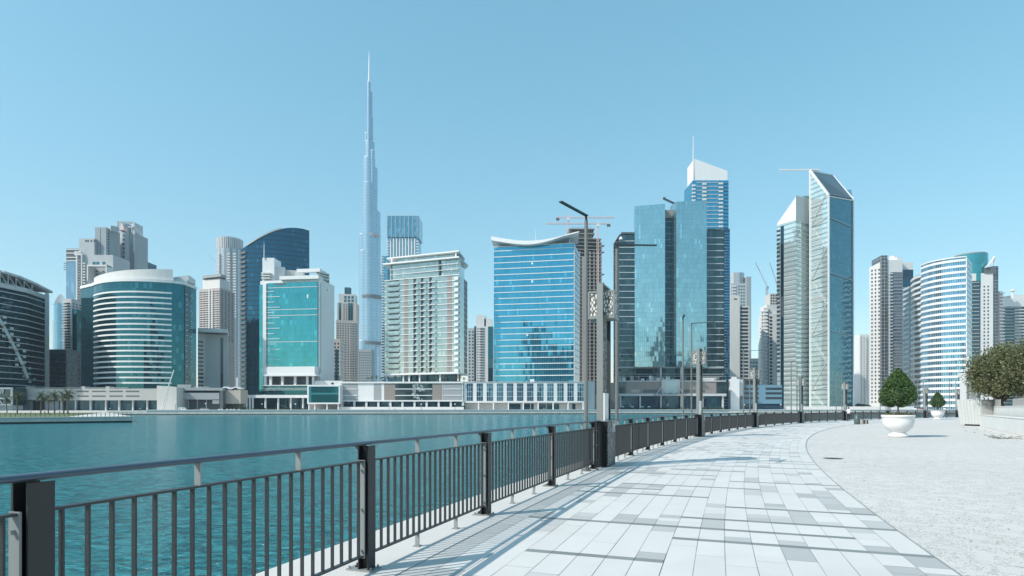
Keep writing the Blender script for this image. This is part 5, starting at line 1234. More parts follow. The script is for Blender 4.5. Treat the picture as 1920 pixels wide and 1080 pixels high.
a, c = P(333, D), P(418, D + 2); LL = (c - a).length; u = lambda px: (px - 333) / 85 * LL
b.prism('rear_wall', dgrey, rect(a + Vector((0, 5)), c + Vector((0, 5)), 10), GZ, Z(730, D)); b.cuboid('roof_slab', grey, a, c, 0, LL, Z(732, D), Z(727, D), -5, .2); b.cuboid('middle_wall', grey, a, c, u(340), u(411), Z(749, D), Z(736.5, D), -3, 0)
b.cuboid('pier', grey, a, c, 0, 1.6, GZ, Z(732, D), -5, .1); b.cuboid('pier', dgrey, a, c, LL - 1.8, LL, GZ, Z(732, D), -5, .1); b.cuboid('raised_wall', grey, a, c, 0, u(358), Z(727, D), Z(721, D), -5, .15)
for px in (350, 367, 384): b.cuboid('thin_post', grey, a, c, u(px), u(px) + .4, GZ, Z(749, D), -2, -1.6)
for k in range(13): b.cuboid('roof_letter', lgrey, a, c, u(363 + k * 2.35), u(363 + k * 2.35) + (.25 if k % 3 else .45), Z(727, D), Z(727, D) + .55 + .35 * ((k * 7) % 3), -.5, -.3)
b.cuboid('white_panel', white2, a, c, u(396), u(409), Z(757, D), Z(750, D), -2, -1.6); b.done()
b = Bld('patterned_kiosk', 'small beige block with punched pattern and wavy white roof edge, left of the white canopy', 'building', 436, 362); D = 362
pk = screen_mat('punched_beige', (.45, .40, .35), (.13, .11, .10), 1.1, .42)
a, c = P(419, D), P(451, D); b.prism('wall', pk, rect(a, c, 10), Z(757, D), Z(731, D)); b.cuboid('dark_strip', dark, a, c, 1, 9.5, Z(731, D), Z(729, D), -8, 0); b.prism('base_wall', dgrey, rect(P(421, D + 2), P(449, D + 2), 6), GZ, Z(757, D))
def wavy(mb):
    for k in range(12):
        x0 = X(418 + 33 * k / 12, D); x1 = X(418 + 33 * (k + 1) / 12, D); z = lambda q: Z(727.5 - 1.6 * math.sin(q * .9), D)
        mb.beam((x0, D + 2, z(k)), (x1, D + 2, z(k + 1)), 5, .7)
b.mesh('wavy_roof', white, wavy); b.cuboid('chimney', white2, P(443, D + 12), P(446, D + 12), 0, 1, Z(727, D), Z(706, D), -1, 0); b.done()
# white leaning mast by the quay
root = empty('leaning_mast', (X(305, 342), 342, GZ), 'tall white mast leaning right in front of the pale podium', 'mast')
mb = MB(); mb.beam((X(302, 342), 342, GZ), (X(314, 342), 342, Z(728, 342)), .55); mb.beam((X(306, 342), 342, GZ), (X(316, 342), 342, Z(730, 342)), .45)
for f in (.2, .4, .6, .85): mb.beam((X(302 + 12 * f, 342), 342, GZ + (Z(728, 342) - GZ) * f), (X(306 + 10 * f + 1, 342), 342, GZ + (Z(729, 342) - GZ) * f), .5)
mb.build('lattice_leg', metal_w, root); mb = MB(); mb.beam((X(313, 342), 342, Z(733, 342)), (X(326, 342), 342, Z(694, 342)), .42); mb.build('pole', metal_w, root)
# building writing
def text(body, px, py, D, h, mat, parent, label=None):
    cu = bpy.data.curves.new('lettering', 'FONT'); cu.body = body; cu.size = h * 1.4; cu.extrude = .06; cu.align_x = 'LEFT'
    o = bpy.data.objects.new('lettering', cu); COL.objects.link(o)
    dg = bpy.context.evaluated_depsgraph_get(); me = bpy.data.meshes.new_from_object(o.evaluated_get(dg)); bpy.data.objects.remove(o)
    me.materials.append(mat); o = bpy.data.objects.new('lettering', me); COL.objects.link(o)
    l = parent['_loc']; o.parent = parent; o.location = (X(px, D) - l[0], D - l[1], Z(py, D) - l[2]); o.rotation_euler = (R_(90), 0, 0); return o

text('OWEI', 53.5, 747.6, 348.6, 1.1, metal_w, lpod)
# construction hoarding on the far side, right
D = 446
mb = MB(); hl = []
hd = empty('site_hoarding', (X(1590, D), D, GZ), 'long white site hoarding on the far bank behind the railing', 'hoarding')
for k in range(34):
    px = 1474 + k * 7.05; mb = MB(); mb.box(X(px, D) + .04, X(px + 7.05, D) - .04, D, D + .15, GZ, Z(762 + (k % 3) * .15, D)); mb.build('panel', white2, hd)
for k in range(9):
    px = 1215 + k * 0
root = None
# ================================================================ vegetation
def leaf_mat(name, lo, hi, scale=.8):
    m, nt, b = _nm(name); ge = nt.nodes.new('ShaderNodeNewGeometry')
    tc = nt.nodes.new('ShaderNodeTexCoord'); n = nt.nodes.new('ShaderNodeTexNoise'); n.inputs['Scale'].default_value = scale; n.inputs['Detail'].default_value = 3; nt.links.new(tc.outputs['Object'], n.inputs['Vector'])
    t = _math(nt, 'ADD', _math(nt, 'MULTIPLY', ge.outputs['Random Per Island'], .6), _math(nt, 'MULTIPLY', n.outputs['Fac'], .5))
    nt.links.new(_mix(nt, t, lo, hi), b.inputs['Base Color']); b.inputs['Roughness'].default_value = .5
    tr = nt.nodes.new('ShaderNodeBsdfTranslucent'); nt.links.new(_mix(nt, t, lo, hi), tr.inputs['Color'])
    mx = nt.nodes.new('ShaderNodeMixShader'); mx.inputs[0].default_value = .25; out = nt.nodes['Material Output']
    nt.links.new(b.outputs[0], mx.inputs[1]); nt.links.new(tr.outputs[0], mx.inputs[2]); nt.links.new(mx.outputs[0], out.inputs['Surface']); return m
lf_top = leaf_mat('ficus_leaf', (.012, .04, .014), (.12, .22, .06), 3.5)
lf_olive = leaf_mat('olive_grey_leaf', (.028, .045, .016), (.25, .26, .13), 1.6)
lf_palm = leaf_mat('palm_leaf', (.02, .04, .022), (.11, .14, .06), .5)
lf_far = leaf_mat('far_leaf', (.02, .045, .02), (.10, .14, .06), .5)
bark = paint('bark', (.16, .12, .09), .9, .3, scale=4)
bark_p = paint('pale_bark', (.40, .34, .30), .8, .2, scale=4)
def leaf(mb, p, s, rn):
    a = Vector((rn.gauss(0, 1), rn.gauss(0, 1), rn.gauss(0, .6))).normalized(); c = a.cross(Vector((rn.gauss(0, 1), rn.gauss(0, 1), rn.gauss(0, 1)))).normalized()
    a *= s * (.6 + .6 * rn.random()); c *= s * .32
    mb.face([p - a * .5, p + c - a * .05, p + a * .5, p - c - a * .05])
def limb(mb, p, q, r0, r1, rn, seg=3, wob=.08):
    prev = p
    for k in range(1, seg + 1):
        t = k / seg; x = p.lerp(q, t) + (Vector((rn.gauss(0, wob), rn.gauss(0, wob), 0)) if k < seg else Vector()); mb.tube(prev, x, r0 + (r1 - r0) * (k - 1) / seg, r0 + (r1 - r0) * t, n=8, caps=False); prev = x
pot_m = paint('white_pot', (.78, .78, .77), .4, .07, scale=2, streak=False)
soil = paint('soil', (.10, .085, .05), .95, .4, scale=8)
def potted_tree(seed):
    rn = random.Random(seed)
    root = empty('potted_tree', (0, 0, 0), 'x', 'potted tree', 'clipped trees in white pots')
    mb = MB(); prof = [(0, 0), (.50, 0), (.53, .05), (.52, .10), (.44, .17), (.38, .24), (.40, .30), (.55, .40), (.70, .56), (.79, .76), (.825, .98), (.825, 1.16), (.86, 1.18), (.87, 1.24), (.85, 1.29), (.78, 1.29), (.74, 1.22)]
    mb.lathe(prof, (0, 0, .0), 48); mb.build('pot', pot_m, root, smooth=True)
    mb = MB(); mb.lathe([(.76, 1.22), (0, 1.27)], (0, 0, 0), 24)
    mb.build('soil', soil, root)
    mb = MB()
    for k in range(700):
        r = .72 * math.sqrt(rn.random()); t = rn.random() * 6.283; p = Vector((r * math.cos(t), r * math.sin(t), 1.26 + rn.random() * .14)); leaf(mb, p, .11, rn)
    mb.build('ground_cover', lf_olive, root)
    mb = MB(); limb(mb, Vector((0, 0, 1.2)), Vector((.03, 0, 2.1)), .06, .05, rn, 3, .012)
    for k in range(7):
        t = k * .9; limb(mb, Vector((.03, 0, 1.95)), Vector((.5 * math.cos(t), .5 * math.sin(t), 2.5 + rn.random() * .5)), .03, .012, rn, 3, .03)
    mb.build('trunk', bark_p, root)
    pr = [(0, .40), (.05, .72), (.13, .93), (.24, 1.0), (.4, .94), (.55, .80), (.7, .60), (.84, .38), (.94, .2), (1, .04)]
    def rad(t):
        for (a, x), (c, y) in zip(pr[:-1], pr[1:]):
            if t <= c: return x + (y - x) * (t - a) / (c - a)
        return .04
    mb = MB(); z0, H, Rm = 1.86, 2.16, .93
    for k in range(9000):
        t = rn.random() ** 1.15; th = rn.random() * 6.283
        lump = 1 + .17 * noise.noise(Vector((math.cos(th) * 2.2, math.sin(th) * 2.2, t * 5 + seed))) * 1.6
        r = rad(t) * Rm * lump * (1.03 - .45 * rn.random() ** 1.5)
        z = z0 + H * t + rn.gauss(0, .02) - (.10 * math.sin(th * 3 + seed) if t < .08 else 0)
        leaf(mb, Vector((r * math.cos(th), r * math.sin(th), z)), .115, rn)
    mb.build('crown', lf_top, root); return root
t1 = potted_tree(1); g = G(1684, 819); t1.location = (g.x, g.y, 0); t1.scale = (.95,) * 3; t1['label'] = 'large clipped cone shaped tree in a white bowl pot on the gravel, nearer one'
g = G(1758, 786.2); copy_thing(t1, (g.x, g.y, 0), 2.1, 'small looking clipped tree in a white bowl pot farther away by the railing', .98)

def broad_tree(name, loc, rx, rz, zc, seed, label, nleaf, sz, trunk_lean=0.0, mat=None, bm_=None, rt=.2, clumps=70, group=None, cat='tree'):
    rn = random.Random(seed); root = empty(name, (loc[0], loc[1], loc[2]), label, cat, group); L = Vector(loc)
    cen = [];
    for k in range(clumps):
        v = Vector((rn.gauss(0, 1), rn.gauss(0, 1), rn.gauss(0, 1))).normalized() * (.45 + .5 * rn.random() ** .6)
        if v.z < -.55: v.z *= .5
        cen.append(L + Vector((v.x * rx, v.y * rx, zc + v.z * rz)))
    mb = MB(); base = L + Vector((0, 0, 0)); fork = L + Vector((trunk_lean, 0, (zc - rz) * .9 + .1))
    limb(mb, base, fork, rt, rt * .75, rn, 3, .04)
    for c in cen[::4]: limb(mb, fork, c, rt * .35, .015, rn, 4, .10)
    mb.build('trunk', bm_ or bark, root)
    mb = MB(); per = nleaf // clumps
    for c in cen:
        s = .16 + .16 * rn.random()
        for k in range(per):
            leaf(mb, c + Vector((rn.gauss(0, s * rx * .75), rn.gauss(0, s * rx * .75), rn.gauss(0, s * rz * .6))), sz, rn)
    mb.build('crown', mat or lf_olive, root); return root
Dt = 52
broad_tree('feathery_tree', (X(1878, Dt), Dt, 1.2), 2.25, 2.6, 3.4, 11, 'bushy olive green tree with dark forked trunk behind the low white wall, left of two', 36000, .18)
broad_tree('feathery_tree', (X(1938, Dt - 3), Dt - 3, 1.2), 2.6, 2.7, 3.6, 12, 'bushy olive green tree at the right edge behind the wall, right of two', 36000, .18)
# date palms
def palm(h=7.0, seed=1, R=3.0, nf=34):
    rn = random.Random(seed); root = empty('palm_tree', (0, 0, 0), 'x', 'palm tree', None)
    mb = MB(); prev = Vector((0, 0, -.2))
    for k in range(1, 9):
        p = Vector((.12 * math.sin(k * .6 + seed), .1 * math.cos(k * .5), h * k / 8)); mb.tube(prev, p, .26 - .008 * k, .25 - .008 * k, n=8, caps=False); prev = p
    mb.build('trunk', bark, root); top = prev
    mb = MB()
    for f in range(nf):
        az = rn.random() * 6.283; el = R_(-35 + 105 * (f / nf)); Lf = R * (.85 + .25 * rn.random())
        d = Vector((math.cos(az) * math.cos(el), math.sin(az) * math.cos(el), math.sin(el))); p = Vector(top); seg = 8
        side = Vector((-math.sin(az), math.cos(az), 0))
        for k in range(seg):
            q = p + d * (Lf / seg); w_ = .42 * math.sin(math.pi * (k + .7) / (seg + 1)) + .08
            for sg in (-1, 1):
                for m_ in (0, .5):
                    a = p.lerp(q, m_); tip = a + side * sg * w_ + d * .3 - Vector((0, 0, .12))
                    mb.face([a, a + d * .16, tip + d * .02, tip - d * .02])
            d = (d + Vector((0, 0, -.17))).normalized(); p = q
    mb.build('fronds', lf_palm, root); return root
pm = palm()
PL = [(12.5, 245, 'short pale palm at the far left in front of the framed pavilion', .82), (32, 215, 'palm with drooping fronds, second from the left on the lawn', .98), (77, 228, 'palm in the middle of the lawn row, first after the wide gap', .98), (91, 236, 'shorter palm partly hidden between its neighbours on the lawn', .9),
      (102, 226, 'tall palm third from the right end of the lawn row', 1.03), (119, 232, 'palm just left of the tallest palm of the lawn row', 1.0), (127, 220, 'tallest and darkest palm, rightmost of the lawn row', 1.08)]
for i, (px, D, lb, sc) in enumerate(PL):
    loc = (X(px, D), D, -.55)
    if i == 0: pm.location = loc; pm.scale = (sc,) * 3; pm['label'] = lb; pm['group'] = 'palms on the left bank lawn'
    else: copy_thing(pm, loc, i * 1.3, lb, sc)
zr = Z(716, 388)
for i, px in enumerate((690, 697, 706, 715, 727, 741, 748, 820, 838, 851, 856, 862, 870)):
    D = 398 if px < 866 else 404
    r = copy_thing(pm, (X(px, D), D, zr - (.0)), i * 1.7, 'small palm on the mall roof terrace below the mint apartment block', .44 + .06 * (i % 3)); r['group'] = 'palms on the mall roof terrace'
# shrubs and small trees along the far quay
def bush(seed, r, h, mat, name='shrub'):
    rn = random.Random(seed); root = empty(name, (0, 0, 0), 'x', 'shrub'); mb = MB()
    mb.tube((0, 0, 0), (0, 0, h * .4), .07, .05, n=6); mb.build('stem', bark, root); mb = MB()
    for k in range(420):
        v = Vector((rn.gauss(0, 1), rn.gauss(0, 1), rn.gauss(0, 1))).normalized() * (.5 + .5 * rn.random()); leaf(mb, Vector((v.x * r, v.y * r, h * .55 + v.z * h * .45)), .38, rn)
    mb.build('foliage', mat, root); return root
bs = bush(3, .9, 2.2, lf_far); first = [True]
def put_bush(px, D, sc, lb, grp, z=GZ):
    if first[0]: bs.location = (X(px, D), D, z); bs.scale = (sc,) * 3; bs['label'] = lb; bs['group'] = grp; first[0] = False; return
    r = copy_thing(bs, (X(px, D), D, z), px * .7, lb, sc); r['group'] = grp
rn = random.Random(9)
for k in range(15): put_bush(422 + k * 2.6 + rn.random(), 360 + rn.random() * 3, .8 + .6 * rn.random(), 'small leafy shrub by the patterned kiosk and the pots', 'shrubs by the patterned kiosk')
for k in range(20): put_bush(476 + k * 5.1 + rn.random() * 2, 384, .5 + .5 * rn.random(), 'low green shrub in the bed below the white canopy', 'shrubs below the white canopy')
for k in range(34): put_bush(1164 + k * 5.9 + rn.random() * 3, 447 - rn.random() * 3, .5 + .75 * rn.random(), 'small leafy shrub in front of the taupe podium', 'shrubs in front of the taupe podium')
for k in range(12): put_bush(1606 + k * 2.3, 470 + rn.random() * 8, 1.6 + 1.0 * rn.random(), 'dusty bush behind the white site hoarding', 'bushes behind the site hoarding')
put_bush(868.5, 386, 1.5, 'dark green bush between the two halves of the long mall', 'shrubs along the mall')
# planter pots of the kiosk
for i, px in enumerate((411, 416, 426, 433, 439, 448)):
    mb = MB(); D = 352; mb.lathe([(0, 0), (.5, 0), (.62, .9), (.52, .9), (.5, .75)], (0, 0, 0), 14); o = mb.build('plant_pot', pot_m); o.location = (X(px, D), D, GZ); tag(o, 'white plant pot in the row in front of the patterned kiosk', 'plant pot', 'plant pots by the kiosk')
# ================================================================ left platform with lawn
stone = paint('platform_stone', (.62, .61, .58), .8, .25, scale=.6)
stone_d = paint('platform_wet_stone', (.05, .06, .065), .5, .3, scale=.6)
pl = [Vector((-300, 118)), Vector((X(-20, 138), 138)), Vector((X(249, 157), 157)), Vector((-228, 330)), Vector((-500, 330))]
mb = MB(); mb.prism([tuple(p) for p in pl], -1.75, -.62); tag(mb.build('left_platform_ground', stone), 'stone edged platform on the left bank', kind='structure')
mb = MB(); mb.prism([tuple(p) for p in [pl[0] + Vector((0, .25)), pl[1] + Vector((0, .3)), pl[2] + Vector((-.4, .4)), pl[3], pl[4]]], -2.9, -1.752); tag(mb.build('platform_tide_ground', stone_d), 'dark wet foot of the platform', kind='structure')
def blocks():
    mb = MB(); a, c = pl[1], pl[2]; L = (c - a).length; n = int(L / 5.2)
    for k in range(n):
        s, e = a.lerp(c, k / n), a.lerp(c, (k + 1) / n); d = (e - s).normalized() * .06; nn = Vector((d.y, -d.x)).normalized() * .10
        mb.prism([tuple(s + d + nn), tuple(e - d + nn), tuple(e - d), tuple(s + d)], -1.7, -.95)
    d = (c - a).normalized(); nn = Vector((d.y, -d.x)); mb.prism([tuple(a + nn * .2), tuple(c + nn * .2), tuple(c - nn * 2), tuple(a - nn * 2)], -.90, -.56)
    return mb
tag(blocks().build('platform_kerb', paint('pale_kerb', (.58, .57, .53), .8, .2, scale=.8)), 'pale capstones and facing blocks of the platform', kind='structure')
def grass_mat():
    m, nt, b = _nm('lawn'); tc = nt.nodes.new('ShaderNodeTexCoord'); n = nt.nodes.new('ShaderNodeTexNoise'); n.inputs['Scale'].default_value = .8; n.inputs['Detail'].default_value = 6; nt.links.new(tc.outputs['Object'], n.inputs['Vector'])
    nt.links.new(_mix(nt, n.outputs['Fac'], (.06, .09, .03), (.17, .20, .07)), b.inputs['Base Color']); b.inputs['Roughness'].default_value = .9; return m
mb = MB(); mb.face([(-300, 124, -.60), (X(-20, 142), 142, -.60), (X(125, 152), 152, -.60), (X(190, 290), 290, -.60), (-450, 300, -.60)]); tag(mb.build('grass', grass_mat()), 'lawn on the left platform', kind='stuff')
fr = empty('waterfront_railing', (X(120, 160), 160, -.56), 'low dark railing with thin posts on the left platform', 'railing'); a, c = P(-10, 142), P(246, 158.5)
mb = MB(); 
for z in (.05, .45): mb.beam((a.x, a.y, z), (c.x, c.y, z), .06)
mb.build('rail', dgrey, fr)
for k in range(30):
    p = a.lerp(c, k / 29); mb = MB(); mb.box(p.x - .05, p.x + .05, p.y - .05, p.y + .05, -.56, .5); mb.build('post', dgrey, fr)
# lamp standards of the far quay
def qlamp():
    root = empty('quay_lamp', (0, 0, 0), 'x', 'lamp post', 'globe lamps along the far quay'); mb = MB(); mb.tube((0, 0, 0), (0, 0, 3.6), .12, .09, n=8); mb.build('pole', dgrey, root)
    mb = MB(); mb.lathe([(0, 0), (.35, .15), (.5, .45), (.35, .75), (0, .9)], (0, 0, 3.6), 12); mb.build('globe', metal_w, root, smooth=True); return root
ql = qlamp()
QL = [(329, 342, 'left of the parked van'), (386, 345, 'in front of the dark pavilion'), (491, 372, 'at the left end of the white canopy'), (554, 376, 'in front of the white canopy, near its right end'), (730, 381, 'in front of the long grey and white mall'), (790, 383, 'in front of the mall glass with the painted leafy reflection'), (853, 383, 'near the right end of the grey mall'), (1181, 444, 'between the white parasols'), (1252, 446, 'under the cable hung canopy'), (1396, 446, 'in front of the low blue office block, left'), (1464, 447, 'in front of the low blue office block, right')]
for i, (px, D, lb) in enumerate(QL):
    if i == 0: ql.location = (X(px, D), D, GZ); ql['label'] = 'globe lamp on the far quay ' + lb
    else: copy_thing(ql, (X(px, D), D, GZ), 0, 'globe lamp on the far quay ' + lb)
def parasol():
    root = empty('parasol', (0, 0, 0), 'x', 'parasol', 'white parasols in front of the taupe podium'); mb = MB(); mb.tube((0, 0, 0), (0, 0, 2.9), .05, n=6); mb.build('pole', dgrey, root)
    mb = MB(); mb.lathe([(1.75, 2.2), (1.0, 2.55), (0, 3.0)], (0, 0, 0), 8); mb.lathe([(1.75, 2.17), (1.0, 2.52), (0, 2.97)], (0, 0, 0), 8); mb.build('canopy', white, root); return root
ps = parasol()
for i, (px, lb) in enumerate(((1167, 'leftmost white parasol before the taupe podium'), (1185, 'second white parasol from the left before the taupe podium'), (1204, 'third white parasol from the left before the taupe podium'), (1217, 'rightmost of the four white parasols before the taupe podium'))):
    if i == 0: ps.location = (X(px, 444), 444, GZ); ps['label'] = lb
    else: copy_thing(ps, (X(px, 444), 444, GZ), 0, lb)
# ================================================================ vehicles
tyre = paint('tyre', (.02, .02, .02), .8, .2); carg = glass('car_glass', (.04, .05, .06), metal=.3, cw=9, ch=9, var=.1, mull=(.05, .05, .05), mw=0, mh=0, tilt=0)
def car(name, label, cat, px, D, rz, body, van=False):
    root = empty(name, (X(px, D), D, GZ), label, cat, 'parked vehicles on the far bank'); root.rotation_euler = (0, 0, rz); root['_loc'] = (0, 0, 0)
    def add(nm, m, mb, par=root): o = mb.build(nm, m); o.parent = par; return o
    pr = [(-2.2, .35), (2.2, .35), (2.25, .8), (1.3, .98), (.7, 1.45), (-1.2, 1.48), (-1.9, 1.02), (-2.25, .9)] if not van else [(-2.3, .35), (2.3, .35), (2.35, 1.0), (1.7, 1.15), (1.2, 2.0), (-2.2, 2.05), (-2.3, 1.0)]
    mb = MB(); A = [Vector((x, -.85, z)) for x, z in pr]; Bq = [Vector((x, .85, z)) for x, z in pr]; mb.face(A); mb.face(Bq[::-1])
    for i in range(len(pr)): j = (i + 1) % len(pr); mb.face([A[j], A[i], Bq[i], Bq[j]])
    add('body', body, mb)
    for y in (-.862, .856):
        mb = MB(); q = [(-1.65, 1.0), (1.05, 1.0), (.6, 1.38), (-1.1, 1.4)] if not van else [(.3, 1.15), (1.5, 1.15), (1.1, 1.85), (.3, 1.85)]
        A = [Vector((x, y, z)) for x, z in q]; Bq = [Vector((x, y + .006, z)) for x, z in q]; mb.face(A); mb.face(Bq[::-1])
        for i in range(4): j = (i + 1) % 4; mb.face([A[j], A[i], Bq[i], Bq[j]])
        add('window', carg, mb)
    for x in (-1.4, 1.4):
        for y in (-.87, .67): mb = MB(); mb.tube((x, y, .33), (x, y + .2, .33), .33, n=14); w_ = add('wheel', tyre, mb); mb = MB(); mb.tube((x, y - .01, .33), (x, y + .21, .33), .18, n=10); add('rim', lgrey, mb, w_)
    for y in (-.6, .6):
        mb = MB(); mb.box(2.2, 2.27, y - .18, y + .18, .62, .76); add('headlight', metal_w, mb)
    return root
car('parked_van', 'white van parked on the far quay before the dark pavilion', 'van', 342, 346, 0, white, True)
car('parked_car', 'silver car parked right of the white van on the far quay', 'car', 384, 346, .1, lgrey)
car('parked_car', 'dark car behind the silver one before the dark pavilion', 'car', 372, 351, 3.14, dgrey)
red = paint('red_car_paint', (.32, .05, .05), .3, .1)
car('parked_car', 'red car seen through the railing right of the large potted tree', 'car', 1731, 428, .2, red); car('parked_car', 'white car left of the red car behind the railing', 'car', 1720, 430, .1, white)
car('parked_car', 'grey car right of the red car behind the railing', 'car', 1743, 431, .1, grey); car('parked_car', 'white car right of the small potted tree behind the railing', 'car', 1775, 430, 0, white2)
# ================================================================ near objects on the gravel
g = G(1607, 795.5); root = empty('litter_bin', (g.x, g.y, 0), 'dark green cylindrical litter bin with rounded top standing on the paving', 'bin'); root['_loc'] = (0, 0, 0)
binm = paint('bin_green_grey', (.07, .11, .11), .4, .15, scale=3)
mb = MB(); mb.lathe([(0, .01), (.25, .01), (.27, .05), (.27, .78), (.25, .80)], (0, 0, 0), 24); o = mb.build('body', binm, smooth=True); o.parent = root
mb = MB(); mb.lathe([(.25, .80), (.28, .82), (.28, .86), (.2, .95), (.07, 1.0), (.05, 1.07), (0, 1.08)], (0, 0, 0), 24); o = mb.build('lid', binm, smooth=True); o.parent = root
for px, lb in ((1616.2, 'low block stool right beside the litter bin'), (1623.2, 'low block stool farther right of the litter bin')):
    g = G(px, 794.6); root = empty('block_stool', (g.x, g.y, 0), lb, 'stool', 'block stools by the bin'); root['_loc'] = (0, 0, 0)
    mb = MB(); mb.box(-.16, .16, -.2, .2, .38, .44); o = mb.build('seat', conc); o.parent = root
    mb = MB(); mb.box(-.15, .03, -.19, .19, .005, .38); o = mb.build('pale_side', conc); o.parent = root
    mb = MB(); mb.box(.032, .15, -.185, .185, .005, .378); o = mb.build('dark_side', blk_m); o.parent = root
# leaning corrugated panel box
g0, g1 = G(1796.5, 797.5), G(1838.5, 799)
root = empty('panel_container', (g0.x, g0.y, 0), 'white corrugated metal enclosure, slightly leaning, on the gravel before the low wall', 'enclosure')
d = (g1 - g0).normalized(); n_ = Vector((-d.y, d.x)); L = (g1 - g0).length
corr = paint('white_corrugated_sheet', (.50, .52, .505), .45, .12, scale=1.5)
mb = MB(); nb = 7
H_ = 2.28
for k in range(nb):
    u0, u1 = L * k / nb, L * (k + 1) / nb; s = .05
    pts4 = [(u0, 0), (u0 + s, -.05), (u1 - s, -.05), (u1, 0)]
    for (ua, oa), (ub, ob_) in zip(pts4[:-1], pts4[1:]):
        def V(u, o, z): lean = -.22 * (1 - z / H_) * (-1) - .12 * (z / H_) * 1.6; p = g0 + d * (u + lean * (1 - u / L * .4) - .0) + n_ * o; return Vector((p.x, p.y, .14 + z))
        mb.face([V(ua, oa, 0), V(ub, ob_, 0), V(ub, ob_, H_), V(ua, oa, H_)])
mb.build('corrugated_front', corr, root)
mb = MB()
for k in range(nb + 1):
    u0 = L * k / nb
    p_ = V(u0, -.012, 0); q_ = V(u0, -.012, H_); mb.beam(p_, q_, .028, .02)
mb.build('seams', grey, root)
q = [g0 + d * .24, g0 + d * (L + .1), g0 + d * (L + .1) + n_ * 1.5, g0 + d * .24 + n_ * 1.5]
mb = MB(); mb.prism([tuple(p) for p in q], .15, 2.38); mb.build('body', corr, root)
mb = MB(); q2 = [g0 + d * .75 - n_ * .02, g0 + d * (L - .1) - n_ * .02, g0 + d * (L - .1) + n_ * 1.4, g0 + d * .75 + n_ * 1.4]; mb.prism([tuple(p) for p in q2], .004, .138); mb.build('base_frame', blk_m, root)
# walls at the right
wa, wb = G(1838, 796.5), G(1990, 828)
ww = paint('whitewashed_wall', (.70, .70, .68), .8, .14, scale=1.0, streak=False)
def wall(name, label, a, c, th, z0, z1, m, cap=True):
    root = empty(name, (a.x, a.y, 0), label, 'wall'); d = (c - a).normalized(); n = Vector((-d.y, d.x)) * th
    if n.y < 0: n = -n
    mb = MB(); q = [a, c, c + n, a + n]
    ar = (c - a).cross(n) if False else (c.x - a.x) * n.y - (c.y - a.y) * n.x
    if ar < 0: q = [a + n, c + n, c, a]
    mb.prism([tuple(p) for p in q], z0, z1); mb.build('wall_body', m, root)
    if cap:
        mb = MB(); e = n.normalized() * .03; q = [p + (e if i in ((2, 3) if ar >= 0 else (0, 1)) else -e) for i, p in enumerate(q)]; mb.prism([tuple(p) for p in q], z1, z1 + .05); mb.build('coping', ww, root)
    return root
wall('low_wall', 'low whitewashed block wall along the gravel at the right edge', wa, wb, .5, 0, .97, ww)
dd_ = (wb - wa).normalized(); nn_ = Vector((dd_.y, -dd_.x)); nn_ = nn_ if nn_.x > 0 else -nn_
wall('planter_wall', 'higher white planter wall behind the low wall, trees growing above it', wa + nn_ * .9 + dd_ * -.5, wb + nn_ * .9, .4, 0, 1.72, ww)
fp_m = paint('grey_fence_sheet', (.36, .35, .34), .6, .12, scale=2)
def fpanel(label, pa, pb, z0, z1):
    root = empty('fence_panel', (pa.x, pa.y, 0), label, 'fence panel', 'grey slatted fence panels'); d = (pb - pa).normalized(); L = (pb - pa).length; n = int(L / .16)
    mb = MB()
    for k in range(n): p = pa + d * (L * (k + .5) / n); mb.beam((p.x, p.y, z0), (p.x, p.y, z1), .135, .03, up=(d.y, -d.x, 0))
    mb.build('slats', fp_m, root); mb = MB()
    for z in (z0 + .15, z1 - .15): mb.beam((pa.x + .04, pa.y + .04, z), (pb.x + .04, pb.y + .04, z), .06)
    mb.build('frame', fp_m, root)
onw = lambda px: None
def on_line(px, a, c):
    r = (px - 960) / F; d = c - a; t = (r * a.y - a.x) / (d.x - r * d.y); return a + d * t
ea, ec = wa + nn_ * .55, wb + nn_ * .55
fpanel('grey slatted fence panel left of the tree trunk, on the low wall', on_line(1855, ea, ec), on_line(1876, ea, ec), .8, 2.35); fpanel('grey slatted fence panel at the right edge, on the low wall', on_line(1899, ea, ec), on_line(1945, ea, ec), .75, 2.3)
pa, pb = on_line(1840, ea, ec), on_line(1854, ea, ec); root = empty('open_fence_frame', (pa.x, pa.y, 1), 'thin dark open fence frame between the corrugated enclosure and the grey panel', 'fence')
mb = MB()
for f in (0, .5, 1): p = pa.lerp(pb, f); mb.beam((p.x, p.y, 1.0), (p.x, p.y, 2.25), .05)
for z in (1.75, 2.25): mb.beam((pa.x, pa.y, z), (pb.x, pb.y, z), .05)
mb.build('frame', pole_m, root)
